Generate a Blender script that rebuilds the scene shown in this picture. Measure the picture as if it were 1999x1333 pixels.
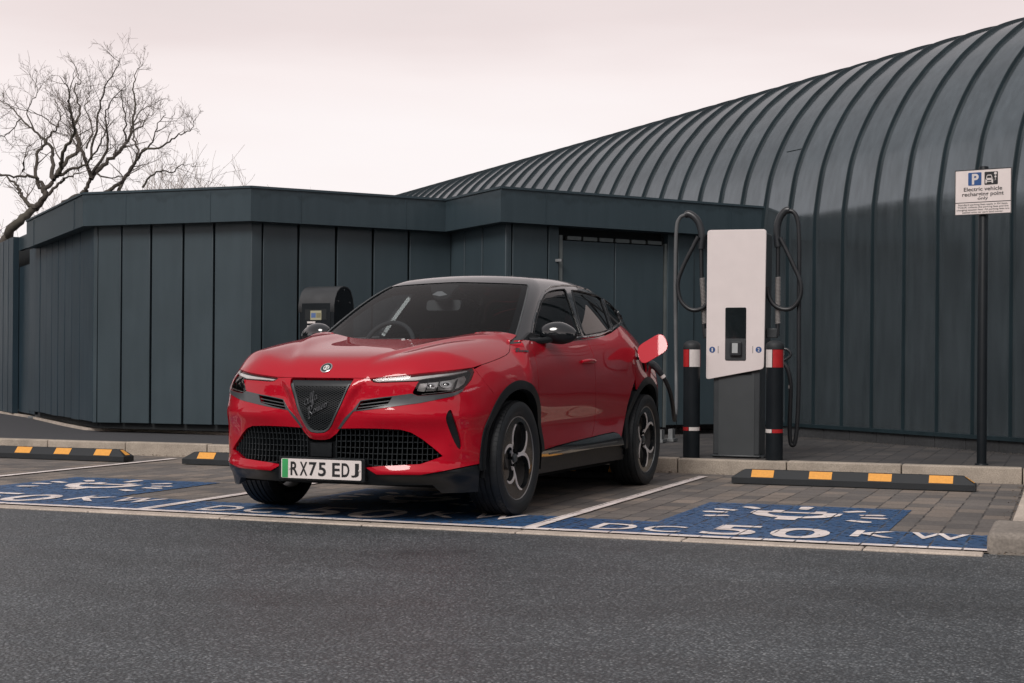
import bpy, bmesh, math, random
import numpy as np
from mathutils import Vector, Matrix
from mathutils.geometry import delaunay_2d_cdt
R = math.radians
scene = bpy.context.scene
for o in list(bpy.data.objects): bpy.data.objects.remove(o)
C = scene.collection

# ------------------------------------------------------------------ camera (solved from the photograph)
FPX, YH, ROLL, HCAM, PSI = 2906.97, 711.89, 0.0070, 0.8949, 0.3589
CXP, CYP = 999.5, 666.5
cam_d = bpy.data.cameras.new('camera'); cam = bpy.data.objects.new('camera', cam_d); C.objects.link(cam)
cam_d.sensor_width = 36.0; cam_d.sensor_fit = 'HORIZONTAL'
cam_d.lens = FPX / 1999.0 * 36.0
cam_d.shift_y = (YH - CYP) / 1999.0
cam_d.clip_start = 0.1; cam_d.clip_end = 2000
cam.matrix_world = (Matrix.Translation((0, 0, HCAM)) @ Matrix.Rotation(PSI, 4, 'Z') @
                    Matrix.Rotation(R(90), 4, 'X') @ Matrix.Rotation(ROLL, 4, 'Z'))
scene.camera = cam

# ------------------------------------------------------------------ sky and sun: an even, faintly pink overcast
SUN_EL, SUN_AZ = R(44), R(8)      # azimuth from -Y (towards the camera side) to +X
w = bpy.data.worlds.new('World'); scene.world = w; w.use_nodes = True
nt = w.node_tree; nt.nodes.clear()
def wn(t, **k):
    n = nt.nodes.new(t)
    for a, v in k.items(): setattr(n, a, v)
    return n
wo = wn('ShaderNodeOutputWorld'); bg = wn('ShaderNodeBackground')
sky = wn('ShaderNodeTexSky', sky_type='NISHITA'); sky.sun_disc = False
sky.sun_elevation = SUN_EL; sky.sun_rotation = R(188); sky.air_density = 1.0; sky.dust_density = 4.0
tc = wn('ShaderNodeTexCoord'); sep = wn('ShaderNodeSeparateXYZ')
nt.links.new(tc.outputs['Generated'], sep.inputs[0])
mp = wn('ShaderNodeMapping'); mp.inputs['Scale'].default_value = (1.6, 1.6, 9.0)
nt.links.new(tc.outputs['Generated'], mp.inputs[0])
nz = wn('ShaderNodeTexNoise'); nz.inputs['Scale'].default_value = 1.3; nz.inputs['Detail'].default_value = 5; nz.inputs['Roughness'].default_value = .45
nt.links.new(mp.outputs[0], nz.inputs['Vector'])
am = wn('ShaderNodeMath', operation='MULTIPLY_ADD'); am.inputs[1].default_value = .30; am.inputs[2].default_value = -.15
nt.links.new(nz.outputs['Fac'], am.inputs[0])
ad = wn('ShaderNodeMath', operation='ADD'); nt.links.new(sep.outputs['Z'], ad.inputs[0]); nt.links.new(am.outputs[0], ad.inputs[1])
rp = wn('ShaderNodeValToRGB'); cr = rp.color_ramp
cr.elements[0].position = 0.0; cr.elements[0].color = (.97, .93, .93, 1)
cr.elements[1].position = 1.0; cr.elements[1].color = (.44, .42, .43, 1)
for p_, c_ in ((.11, (.97, .905, .90, 1)), (.17, (.935, .845, .835, 1)), (.235, (.83, .725, .715, 1)), (.29, (.76, .67, .66, 1)), (.48, (.50, .455, .455, 1))):
    e = cr.elements.new(p_); e.color = c_
nt.links.new(ad.outputs[0], rp.inputs[0])
sc_ = wn('ShaderNodeVectorMath', operation='SCALE'); sc_.inputs['Scale'].default_value = .10
nt.links.new(sky.outputs[0], sc_.inputs[0])
mx = wn('ShaderNodeMix', data_type='RGBA'); mx.inputs['Factor'].default_value = .04
nt.links.new(rp.outputs[0], mx.inputs[6]); nt.links.new(sc_.outputs[0], mx.inputs[7])
nt.links.new(mx.outputs[2], bg.inputs['Color']); bg.inputs['Strength'].default_value = 1.05
nt.links.new(bg.outputs[0], wo.inputs['Surface'])
sd = bpy.data.lights.new('sun', 'SUN'); sun = bpy.data.objects.new('sun', sd); C.objects.link(sun)
sd.energy = 2.5; sd.angle = R(25); sd.color = (1.0, .95, .91)
sdir = Vector((-math.sin(SUN_AZ) * math.cos(SUN_EL), -math.cos(SUN_AZ) * math.cos(SUN_EL), math.sin(SUN_EL)))
sun.rotation_euler = sdir.to_track_quat('Z', 'Y').to_euler()
scene.view_settings.view_transform = 'Standard'; scene.view_settings.look = 'None'
scene.view_settings.exposure = 0.0; scene.view_settings.gamma = 1.0
scene.cycles.max_bounces = 8; scene.cycles.transparent_max_bounces = 16
scene.cycles.use_denoising = True

# ------------------------------------------------------------------ measuring: a pixel of the photograph -> a line of sight
VD = np.array([-math.sin(PSI), math.cos(PSI), 0]); RD = np.array([math.cos(PSI), math.sin(PSI), 0])
def sight(q):
    u, v = q[0] - CXP, q[1] - YH
    c, s = math.cos(ROLL), math.sin(ROLL)
    u, v = u * c + v * s, -u * s + v * c
    return np.array([0, 0, HCAM]), VD + RD * u / FPX + np.array([0, 0, -1.0]) * v / FPX
def at_z(q, z):
    o, d = sight(q); return o + d * (z - o[2]) / d[2]
def at_y(q, y):
    o, d = sight(q); return o + d * (y - o[1]) / d[1]
def at_depth(q, D):
    o, d = sight(q); return o + d * D
def at_wall(q, A, B):                                   # vertical plane through plan points A, B
    o, d = sight(q); n = np.array([-(B[1] - A[1]), B[0] - A[0]])
    t = ((np.array(A[:2]) - o[:2]) @ n) / (d[:2] @ n); return o + d * t

# ------------------------------------------------------------------ object helpers
def tag(o, label=None, cat=None, group=None, kind=None):
    if label: o['label'] = label
    if cat: o['category'] = cat
    if group: o['group'] = group
    if kind: o['kind'] = kind
    return o
def empty(name, loc=(0, 0, 0), rz=0.0, **k):
    o = bpy.data.objects.new(name, None); C.objects.link(o); o.empty_display_size = .2
    o.location = loc; o.rotation_euler = (0, 0, rz); return tag(o, **k)
def copy_tree(o, parent=None):
    c = o.copy(); C.objects.link(c)
    if parent: c.parent = parent
    for ch in list(o.children): copy_tree(ch, c)
    return c
class MB:
    def __init__(s): s.v = []; s.f = []; s.mi = []; s.cur = 0
    def add(s, vs, fs):
        b = len(s.v); s.v += [tuple(map(float, p)) for p in vs]
        for f in fs: s.f.append([b + i for i in f]); s.mi.append(s.cur)
        return s
    def box(s, lo, hi, M=None):
        x0, y0, z0 = lo; x1, y1, z1 = hi
        vs = [(x0,y0,z0),(x1,y0,z0),(x1,y1,z0),(x0,y1,z0),(x0,y0,z1),(x1,y0,z1),(x1,y1,z1),(x0,y1,z1)]
        if M is not None: vs = [M @ Vector(p) for p in vs]
        return s.add(vs, [(3,2,1,0),(4,5,6,7),(0,1,5,4),(1,2,6,5),(2,3,7,6),(3,0,4,7)])
    def prism(s, poly, fn, a, b):                       # polygon (2D) swept from a to b; fn(u, v, w) -> xyz
        n = len(poly)
        vs = [fn(p[0], p[1], a) for p in poly] + [fn(p[0], p[1], b) for p in poly]
        fs = [list(range(n))[::-1], list(range(n, 2 * n))] + [(i, (i + 1) % n, n + (i + 1) % n, n + i) for i in range(n)]
        return s.add(vs, fs)
    def tube(s, pts, rad, n=10, caps=True, closed=False):
        pts = [Vector(p) for p in pts]; m = len(pts)
        rs = rad if hasattr(rad, '__len__') else [rad] * m
        t0 = (pts[1] - pts[0]).normalized(); up = Vector((0, 0, 1)) if abs(t0.z) < .9 else Vector((1, 0, 0))
        nrm = t0.cross(up).normalized(); vs = []
        for i, p in enumerate(pts):
            a = pts[i - 1] if i > 0 else (pts[-1] if closed else pts[0]); c = pts[(i + 1) % m] if (i < m - 1 or closed) else pts[-1]
            t = (c - a)
            t = t.normalized() if t.length > 1e-9 else t0
            nrm = (nrm - t * nrm.dot(t)); nrm = nrm.normalized() if nrm.length > 1e-6 else t.orthogonal().normalized()
            b = t.cross(nrm)
            for k in range(n):
                an = 2 * math.pi * k / n
                vs.append(p + (nrm * math.cos(an) + b * math.sin(an)) * rs[i])
        fs = []
        for i in range(m - (0 if closed else 1)):
            j = (i + 1) % m
            for k in range(n): fs.append((i*n+k, i*n+(k+1)%n, j*n+(k+1)%n, j*n+k))
        if caps and not closed: fs += [list(range(n))[::-1], [(m-1)*n+k for k in range(n)]]
        return s.add(vs, fs)
    def lathe(s, prof, fn, n=48, closed=False):        # prof: (r, h); fn(r cos, r sin, h) -> xyz
        m = len(prof); vs = []
        for r, h in prof:
            for k in range(n):
                a = 2 * math.pi * k / n; vs.append(fn(r * math.cos(a), r * math.sin(a), h))
        fs = []
        for i in range(m if closed else m - 1):
            j = (i + 1) % m
            for k in range(n): fs.append((i*n+k, i*n+(k+1)%n, j*n+(k+1)%n, j*n+k))
        return s.add(vs, fs)
    def build(s, name, mat, parent=None, smooth=None, bevel=0.0, seg=2, loc=None):
        me = bpy.data.meshes.new(name); me.from_pydata(s.v, [], s.f); me.update()
        for m_ in (mat if isinstance(mat, (list, tuple)) else [mat]): me.materials.append(m_)
        if isinstance(mat, (list, tuple)): me.polygons.foreach_set('material_index', s.mi)
        bm = bmesh.new(); bm.from_mesh(me); bmesh.ops.recalc_face_normals(bm, faces=bm.faces); bm.to_mesh(me); bm.free()
        if smooth is not None:
            me.polygons.foreach_set('use_smooth', [True] * len(me.polygons)); me.set_sharp_from_angle(angle=R(smooth))
        o = bpy.data.objects.new(name, me); C.objects.link(o)
        if parent: o.parent = parent
        if loc is not None: o.location = loc
        if bevel > 0:
            b = o.modifiers.new('bevel', 'BEVEL'); b.width = bevel; b.segments = seg; b.limit_method = 'ANGLE'; b.angle_limit = R(35)
            b.harden_normals = False
            if smooth is None: me.polygons.foreach_set('use_smooth', [True] * len(me.polygons)); me.set_sharp_from_angle(angle=R(40))
        return o
def smooth_path(pts, n=8):                              # Catmull-Rom through points
    P = [np.array(p, float) for p in pts]; P = [2 * P[0] - P[1]] + P + [2 * P[-1] - P[-2]]; out = []
    for i in range(1, len(P) - 2):
        for k in range(n):
            t = k / n; a, b, c, d = P[i-1], P[i], P[i+1], P[i+2]
            out.append(.5 * ((2*b) + (c-a)*t + (2*a-5*b+4*c-d)*t*t + (3*b-a-3*c+d)*t**3))
    out.append(P[-2]); return out
def rrect(x0, y0, x1, y1, r, n=5):
    out = []
    for cx, cy, a0 in ((x1-r, y0+r, -90), (x1-r, y1-r, 0), (x0+r, y1-r, 90), (x0+r, y0+r, 180)):
        for k in range(n + 1): a = R(a0 + 90 * k / n); out.append((cx + r*math.cos(a), cy + r*math.sin(a)))
    return out
_tc = {}
def glyphs(body, bold=0.0):                             # text as flat polygons fitted into a unit box
    if (body, bold) in _tc: return _tc[(body, bold)]
    cu = bpy.data.curves.new('text', 'FONT'); cu.body = body; cu.size = 1; cu.offset = bold; cu.resolution_u = 4
    cu.fill_mode = 'FRONT'
    o = bpy.data.objects.new('text', cu); C.objects.link(o)
    me = bpy.data.meshes.new_from_object(o.evaluated_get(bpy.context.evaluated_depsgraph_get()))
    v = np.array([tuple(p.co) for p in me.vertices]); f = [list(p.vertices) for p in me.polygons]
    bpy.data.objects.remove(o); bpy.data.curves.remove(cu); bpy.data.meshes.remove(me)
    lo, hi = v[:, :2].min(0), v[:, :2].max(0); asp = (hi - lo)[0] / (hi - lo)[1]
    _tc[(body, bold)] = ((v[:, :2] - lo) / (hi - lo), f, asp); return _tc[(body, bold)]
def put_text(mb, body, fn, x0, y0, x1, y1, bold=0.0):   # fn(u, v) -> xyz
    v, f, a = glyphs(body, bold)
    mb.add([fn(x0 + p[0] * (x1 - x0), y0 + p[1] * (y1 - y0)) for p in v], f)

# ------------------------------------------------------------------ materials
class NT:
    def __init__(s, name):
        s.m = bpy.data.materials.new(name); s.m.use_nodes = True; s.t = s.m.node_tree
        s.b = s.t.nodes['Principled BSDF']; s.o = s.t.nodes['Material Output']
    def n(s, t, inp=None, **k):
        x = s.t.nodes.new(t)
        for a, v in k.items(): setattr(x, a, v)
        for a, v in (inp or {}).items(): s.set(x, a, v)
        return x
    def set(s, x, a, v):
        if hasattr(v, 'node') or isinstance(v, bpy.types.NodeSocket): s.t.links.new(v, x.inputs[a])
        else: x.inputs[a].default_value = v
    def p(s, **k):
        for a, v in k.items(): s.set(s.b, a.replace('_', ' '), v)
        return s
    def coord(s, scale=(1, 1, 1), kind='Object', rot=(0, 0, 0)):
        c = s.n('ShaderNodeTexCoord'); m = s.n('ShaderNodeMapping', {'Vector': c.outputs[kind], 'Scale': scale, 'Rotation': rot}); return m.outputs[0]
    def noise(s, scale, detail=3, vec=None, rough=.5):
        return s.n('ShaderNodeTexNoise', {'Vector': vec or s.coord(), 'Scale': scale, 'Detail': detail, 'Roughness': rough}).outputs['Fac']
    def ramp(s, fac, *st):
        r = s.n('ShaderNodeValToRGB', {'Fac': fac}); e = r.color_ramp.elements
        while len(e) < len(st): e.new(.5)
        for i, (p_, c_) in enumerate(st):
            e[i].position = p_; e[i].color = (tuple(c_) + (1,)) if hasattr(c_, '__len__') else (c_, c_, c_, 1)
        return r.outputs[0]
    def mix(s, fac, a, b, mode='MIX'):
        x = s.n('ShaderNodeMix', data_type='RGBA', blend_type=mode)
        s.set(x, 0, fac); 
        for i, v in ((6, a), (7, b)): s.set(x, i, tuple(v) + (1,) if isinstance(v, (tuple, list)) and len(v) == 3 else v)
        return x.outputs[2]
    def math(s, op, a, b=0.0):
        x = s.n('ShaderNodeMath', operation=op); s.set(x, 0, a); s.set(x, 1, b); return x.outputs[0]
    def bump(s, h, strength=.3, dist=.005):
        return s.n('ShaderNodeBump', {'Height': h, 'Strength': strength, 'Distance': dist}).outputs[0]
def col(c): return tuple(c) + (1,)
def plain(name, c, rough=.5, metal=0.0, spec=.5, coat=0.0, var=.12, vs=9.0, bump=0.0, bs=200.0):
    t = NT(name); f = t.noise(vs, 4)
    t.p(Base_Color=t.mix(t.ramp(f, (.3, 0.0), (.7, 1.0)), tuple(x * (1 - var) for x in c), tuple(min(1, x * (1 + var)) for x in c)),
        Metallic=metal, Roughness=t.n('ShaderNodeMapRange', {'Value': f, 'To Min': max(0, rough * .85), 'To Max': min(1, rough * 1.15)}).outputs[0])
    t.b.inputs['Specular IOR Level'].default_value = spec; t.b.inputs['Coat Weight'].default_value = coat; t.b.inputs['Coat Roughness'].default_value = .04
    if bump: t.p(Normal=t.bump(t.noise(bs, 2), bump, .002))
    return t.m
# ================================================================== materials of the place
XA, BW, Y0, Y1, HK = -2.7835, 2.5063, 7.686, 12.205, .1192
def m_asphalt():
    t = NT('asphalt'); v = t.coord()
    vo = t.n('ShaderNodeTexVoronoi', {'Vector': v, 'Scale': 88.0}); g = vo.outputs['Distance']; cc = vo.outputs['Color']
    sepc = t.n('ShaderNodeSeparateColor', {'Color': cc})
    st = t.ramp(sepc.outputs[0], (0, (.016, .024, .030)), (.42, (.088, .102, .114)), (.82, (.215, .236, .253)), (1, (.42, .44, .45)))
    f2 = t.noise(330, 2, v); f3 = t.noise(1.1, 5, t.coord((.45, 1.3, 1)), .6); f4 = t.noise(7.0, 4, v)
    c = t.mix(t.ramp(g, (.30, 0.0), (.62, 1.0)), st, (.016, .020, .024))
    c = t.mix(t.ramp(f2, (.35, .0), (.75, .55)), c, (.185, .206, .222))
    c = t.mix(1.0, c, t.ramp(f3, (.28, .68), (.72, 1.25)), 'MULTIPLY')
    c = t.mix(1.0, c, t.ramp(f4, (.3, .90), (.7, 1.08)), 'MULTIPLY')
    st_ = t.noise(.55, 6, v, .62); c = t.mix(t.ramp(st_, (.60, 0.0), (.70, .45)), c, (.022, .026, .030))
    t.p(Base_Color=c, Roughness=t.ramp(f3, (.3, .36), (.7, .50)))
    h = t.math('ADD', t.math('MULTIPLY', g, -1.0), t.math('MULTIPLY', f2, .6))
    t.p(Normal=t.bump(h, 1.0, .013)); return t.m
def brick_nodes(t, v):
    b = t.n('ShaderNodeTexBrick', {'Vector': v, 'Scale': 1.0, 'Brick Width': .245, 'Row Height': .165, 'Mortar Size': .0065, 'Mortar Smooth': .35,
            'Color1': (0, 0, 0, 1), 'Color2': (1, 1, 1, 1), 'Mortar': (.5, .5, .5, 1), 'Bias': 0.0})
    b.offset = .5; return b
def warped(t):
    v = t.coord(rot=(0, 0, R(90)))
    n = t.n('ShaderNodeTexNoise', {'Vector': v, 'Scale': 9.0, 'Detail': 2.0})
    s = t.n('ShaderNodeVectorMath', {0: n.outputs['Color'], 1: (.5, .5, .5)}, operation='SUBTRACT')
    sc = t.n('ShaderNodeVectorMath', {0: s.outputs[0], 'Scale': .018}, operation='SCALE')
    return t.n('ShaderNodeVectorMath', {0: v, 1: sc.outputs[0]}, operation='ADD').outputs[0]
def m_paving(name, base, lo, hi, joint):
    t = NT(name); v = warped(t); b = brick_nodes(t, v)
    c = t.ramp(b.outputs['Color'], (0, lo), (.5, base), (1, hi))
    f = t.noise(60, 5); f1 = t.noise(.9, 4); f2 = t.noise(300, 2)
    c = t.mix(1.0, c, t.ramp(f, (.3, .80), (.7, 1.15)), 'MULTIPLY')
    c = t.mix(1.0, c, t.ramp(f1, (.3, .75), (.7, 1.12)), 'MULTIPLY')
    c = t.mix(1.0, c, t.ramp(f2, (.3, .85), (.7, 1.12)), 'MULTIPLY')
    jn = t.math('MULTIPLY', b.outputs['Fac'], t.ramp(t.noise(5, 3), (.35, .15), (.6, 1.0)))
    c = t.mix(jn, c, joint)
    t.p(Base_Color=c, Roughness=.72, Normal=t.bump(t.math('ADD', t.math('MULTIPLY', b.outputs['Fac'], -1.0), t.math('MULTIPLY', f, .25)), .6, .006)); return t.m
def m_paint(name, c, joint, wear, rough=.5):
    t = NT(name); b = brick_nodes(t, warped(t)); f = t.noise(26, 6, rough=.65); g = t.noise(3.2, 4); st = t.noise(1.0, 5, t.coord((9, 130, 1)))
    cc = t.mix(t.ramp(g, (.3, 0.0), (.7, 1.0)), tuple(x * .80 for x in c), tuple(min(.9, x * 1.18) for x in c))
    cc = t.mix(t.math('MULTIPLY', b.outputs['Fac'], .6), cc, joint)
    cc = t.mix(t.ramp(st, (.60, 0.0), (.72, .35)), cc, joint)
    t.p(Base_Color=cc, Roughness=rough, Normal=t.bump(t.math('MULTIPLY', b.outputs['Fac'], -1.0), .35, .004))
    a = t.ramp(t.math('ADD', f, t.math('MULTIPLY', g, .22)), (wear, 1.0), (wear + .05, 0.0))
    a = t.math('MULTIPLY', a, t.math('SUBTRACT', 1.0, t.math('MULTIPLY', b.outputs['Fac'], t.ramp(t.noise(4.0, 3), (.42, 0.0), (.58, .9)))))
    t.p(Alpha=a); return t.m
def m_concrete(name, c, sc=1.0):
    t = NT(name); f = t.noise(120 * sc, 3); g = t.noise(5 * sc, 5, rough=.6); h = t.noise(1.2, 3)
    cc = t.mix(t.ramp(f, (.25, 0.0), (.75, 1.0)), tuple(x * .70 for x in c), tuple(x * 1.22 for x in c))
    cc = t.mix(1.0, cc, t.ramp(g, (.3, .76), (.62, 1.08)), 'MULTIPLY'); cc = t.mix(1.0, cc, t.ramp(h, (.3, .86), (.7, 1.08)), 'MULTIPLY')
    t.p(Base_Color=cc, Roughness=.85, Normal=t.bump(f, .5, .003)); return t.m
def m_cladding(name, c, rough, ribs=0.0, dirt=.25, spec=.5):
    t = NT(name); v = t.coord((1, 1, .12)); f = t.noise(14, 4, v); g = t.noise(1.4, 3); h = t.noise(900, 1)
    cc = t.mix(t.ramp(f, (.30, 0.0), (.75, 1.0)), tuple(x * (1 - dirt * .5) for x in c), tuple(x * (1 + dirt * .6) for x in c))
    cc = t.mix(1.0, cc, t.ramp(g, (.3, .90), (.7, 1.10)), 'MULTIPLY')
    t.p(Base_Color=cc, Roughness=t.n('ShaderNodeMapRange', {'Value': f, 'To Min': rough - .05, 'To Max': rough + .08}).outputs[0])
    t.b.inputs['Specular IOR Level'].default_value = spec
    t.p(Normal=t.bump(t.math('ADD', t.math('MULTIPLY', t.noise(1.1, 2), 2.5), t.math('MULTIPLY', f, ribs * .4)), .07, .03)); return t.m
M_asph = m_asphalt()
M_pave = m_paving('bay_paving', (.17, .152, .138), (.122, .113, .108), (.245, .203, .170), (.030, .028, .027))
M_pave2 = m_paving('platform_paving', (.055, .052, .052), (.045, .043, .044), (.075, .067, .063), (.018, .017, .017))
M_path = NT('path_asphalt'); _f = M_path.noise(260, 2)
M_path.p(Base_Color=M_path.ramp(_f, (.3, (.030, .031, .036)), (.75, (.075, .076, .082))), Roughness=.8, Normal=M_path.bump(_f, .5, .003)); M_path = M_path.m
M_blue = m_paint('blue_bay_paint', (.022, .082, .20), (.11, .16, .24), .655)
M_white = m_paint('white_road_paint', (.80, .70, .67), (.42, .37, .35), .735, .6)
M_kerb = m_concrete('kerb_concrete', (.40, .345, .285))
M_kerb2 = m_concrete('edging_concrete', (.50, .43, .365))
M_soil = m_concrete('gravel_strip', (.13, .115, .095), .35)
M_clad = m_cladding('dark_steel_cladding', (.038, .057, .068), .36, 0, .08)
M_clad2 = m_cladding('dark_steel_trim', (.034, .053, .065), .42, 0, .10, spec=.32)
M_clad3 = m_cladding('sky_tinted_satin_cladding', (.022, .040, .054), .42, 0, .08, spec=.22)  # bluish base imitates the sky mirrored in the left wing
def m_fascia():
    t = NT('dark_steel_fascia'); t.m.name = 'dark_steel_fascia'; f = t.noise(14, 4, t.coord((1, 1, .12))); sp_ = t.n('ShaderNodeSeparateXYZ', {'Vector': t.coord()})
    c = t.mix(t.ramp(f, (.3, 0.0), (.75, 1.0)), (.033, .051, .062), (.040, .060, .072))
    run = t.math('ADD', sp_.outputs[2], t.math('MULTIPLY', t.noise(5.5, 6, t.coord((1, 1, .06)), .7), .30))   # short water runs below the capping
    c = t.mix(t.ramp(t.math('SUBTRACT', run, 2.0), (.80, 0.0), (.835, .38), (.86, .30), (.92, .0)), c, (.014, .022, .026))
    t.p(Base_Color=c, Roughness=.42); t.b.inputs['Specular IOR Level'].default_value = .32; return t.m
M_fascia = m_fascia()
M_joint = plain('dark_joint', (.008, .011, .013), .8)
M_vault = m_cladding('standing_seam_roof', (.155, .188, .208), .14, .25, spec=.9)
M_vault.node_tree.nodes['Principled BSDF'].inputs['Metallic'].default_value = .75
M_seam = m_cladding('seam_steel', (.012, .024, .030), .42)
M_plinth = m_concrete('plinth_blockwork', (.035, .037, .040), .4)
M_galv = plain('galvanised_steel', (.22, .23, .235), .5, .6)
M_gap = plain('painted_daylight', (.62, .60, .58), .5)

def sheet(name, x0, y0, x1, y1, z, mat, n=1):
    mb = MB(); mb.add([(x0, y0, z), (x1, y0, z), (x1, y1, z), (x0, y1, z)], [(0, 1, 2, 3)])
    return tag(mb.build(name, mat), kind='structure')
sheet('ground', -400, -400, 400, 400, -.012, M_asph)
# the paved bays, their edging and markings
XR = -.285
sheet('bay_paving', -22, 7.62, XR, Y1 + .02, -.006, M_pave)
mb = MB()
x = -22.0
while x < XR - .1:
    x1 = min(x + .913, XR - .1); mb.box((x, 7.495, -.08), (x1 - .006, 7.622, -.003 + random.Random(int(x * 7)).uniform(-.001, .001))); x += .915
tag(mb.build('flush_edging', M_kerb2, bevel=.006), kind='structure')
mw = MB(); mbw = MB()
def quad(m, pts, z): m.add([(p[0], p[1], z) for p in pts], [list(range(len(pts)))])
def rect(m, x0, y0, x1, y1, z): quad(m, [(x0, y0), (x1, y0), (x1, y1), (x0, y1)], z)
rect(mw, -22, 7.63, XR - .09, 7.705, .0025)
for i in range(0, 4):
    xl = XA - i * BW
    n = 12
    for k in range(n):                                  # hand-laid line: its edge wavers a little
        rr = random.Random(i * 50 + k); ya, yb = 7.705 + (11.86 - 7.705) * k / n, 7.705 + (11.86 - 7.705) * (k + 1) / n
        j = rr.uniform(-.002, .002); quad(mw, [(xl - .037 + j, ya), (xl + .037 + j, ya), (xl + .037 + j, yb), (xl - .037 + j, yb)], .0025)
def disc_ray(m, cx, cy, ang, r0, r1, wd, z):
    d = np.array([math.cos(ang), math.sin(ang)]); n_ = np.array([-d[1], d[0]]); c0 = np.array([cx, cy])
    quad(m, [c0 + d*r0 - n_*wd*.35, c0 + d*r1 - n_*wd*.5, c0 + d*(r1+.03), c0 + d*r1 + n_*wd*.5, c0 + d*r0 + n_*wd*.35], z)
for i in range(0, 3):
    ox = -i * BW; L, Rr = XA + .037 + ox, (XR - .095 if i == 0 else XA + BW - .037 + ox)
    quad(mbw, [(L + .003, 7.708), (Rr - .003, 7.708), (Rr - .003, 8.37), (-.93 + ox, 8.37), (-.93 + ox, 9.66), (-2.22 + ox, 9.66), (-2.22 + ox, 8.33), (L + .003, 8.33)], -.0015)
    for ch, x0, y0, x1, y1 in (('D', -2.47, 7.79, -2.24, 8.09), ('C', -2.19, 7.79, -1.97, 8.09), ('5', -1.86, 7.79, -1.58, 8.28),
                               ('0', -1.51, 7.79, -1.20, 8.28), ('K', -1.09, 8.0, -.86, 8.31), ('W', -.80, 8.03, -.50, 8.33)):
        put_text(mw, ch, lambda u, v: (u + ox, v, .0025), x0, y0, x1, y1, .012)
    # plug: a ring-shaped body with two prongs and a stub, rays all round
    px, py = -1.56 + ox, 9.02
    outer = [(-.27, .17), (.27, .17), (.27, .02), (.20, -.12), (.10, -.19), (-.10, -.19), (-.20, -.12), (-.27, .02)]
    inner = [(-.165, .095), (.165, .095), (.165, .02), (.11, -.07), (.05, -.11), (-.05, -.11), (-.11, -.07), (-.165, .02)]
    k0 = len(mw.v); mw.add([(px + a, py + b, .0025) for a, b in outer + inner], [(j, (j+1) % 8, 8 + (j+1) % 8, 8 + j) for j in range(8)])
    for s_ in (-1, 1): rect(mw, px + s_*.13 - .035, py + .172, px + s_*.13 + .035, py + .25, .0025)
    rect(mw, px - .06, py - .32, px + .06, py - .192, .0025)
    for a in (20, 0, 48, 90, 132, 160, 180, -28, 208): disc_ray(mw, px, py - .02, R(a), .40 if a not in (90,) else .36, .53, .085, .0025)
tag(mbw.build('blue_bay_marking', M_blue), kind='structure'); tag(mw.build('white_bay_marking', M_white), kind='structure')
# kerb row behind the bays, and the kerb end at the right
mb = MB(); x = -22.3; k = 0
while x < 8:
    rr = random.Random(k); dz = rr.uniform(-.003, .003); dy = rr.uniform(-.003, .003)
    mb.box((x, Y1 + dy, -.1), (x + .907, Y1 + .13 + dy, HK + dz)); x += .915; k += 1
tag(mb.build('kerb', M_kerb, bevel=.012, seg=3), kind='structure')
mb = MB(); y = 8.292; k = 0
while y < Y1 - .05:
    mb.box((XR, y, -.1), (XR + .16, min(y + .907, Y1 - .003), .092)); y += .915
tag(mb.build('side_kerb', M_kerb2, bevel=.012), kind='structure')
mb = MB(); mb.box((-.378, 7.615, -.1), (.32, 8.285, .094)); o = mb.build('kerb_end_block', m_concrete('weathered_block', (.26, .23, .20), .5), bevel=.03, seg=3)
tag(o, 'low weathered concrete block ending the kerb at the right of the last bay', 'concrete block')
mb = MB(); mb.box((XR + .163, 8.29, -.1), (9, Y1 - .004, .078)); tag(mb.build('verge', M_soil), kind='structure')
mb = MB(); x = .323
while x < 9: mb.box((x, 8.14, -.1), (x + .908, 8.286, .092)); x += .915
tag(mb.build('verge_kerb', M_kerb2, bevel=.012), kind='structure')
# platform behind the kerb: block paving at the right, asphalt path at the left
px0 = -5.0
mb = MB(); mb.add([(px0, Y1 + .13, HK - .006), (12, Y1 + .13, HK - .006), (12, 60, HK - .006), (px0, 60, HK - .006)], [(0, 1, 2, 3)])
tag(mb.build('platform_paving', M_pave2), kind='structure')
mb = MB(); mb.add([(-60, Y1 + .13, HK - .006), (px0, Y1 + .13, HK - .006), (px0, 60, HK - .006), (-60, 60, HK - .006)], [(0, 1, 2, 3)])
tag(mb.build('path', M_path), kind='structure')
edge = [at_z(q, HK) for q in ((-60, 797), (0, 806), (53, 814), (121, 830), (162, 838), (200, 840.5), (284, 842), (441, 848), (600, 853), (760, 858))]
E2 = [np.array(p[:2]) for p in edge]
def strip(mb, line, wd, z0, z1):
    for a, b in zip(line[:-1], line[1:]):
        d = (b - a) / np.linalg.norm(b - a); n_ = np.array([-d[1], d[0]]) * wd
        q = [a, b, b + n_, a + n_]; mb.add([(p[0], p[1], z0) for p in q] + [(p[0], p[1], z1) for p in q], [(4, 5, 6, 7), (0, 1, 5, 4), (1, 2, 6, 5), (2, 3, 7, 6), (3, 0, 4, 7)])
mb = MB(); strip(mb, E2, .05, .05, HK + .022); tag(mb.build('path_edging', M_kerb2), kind='structure')
far = np.array(VD[:2]) * 7
mb = MB(); mb.add([(p[0], p[1], HK + .006) for p in E2] + [(p[0] + far[0], p[1] + far[1], HK + .03) for p in E2],
                  [(i, i + 1, len(E2) + i + 1, len(E2) + i) for i in range(len(E2) - 1)])
tag(mb.build('gravel_strip', M_soil), kind='structure')

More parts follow.
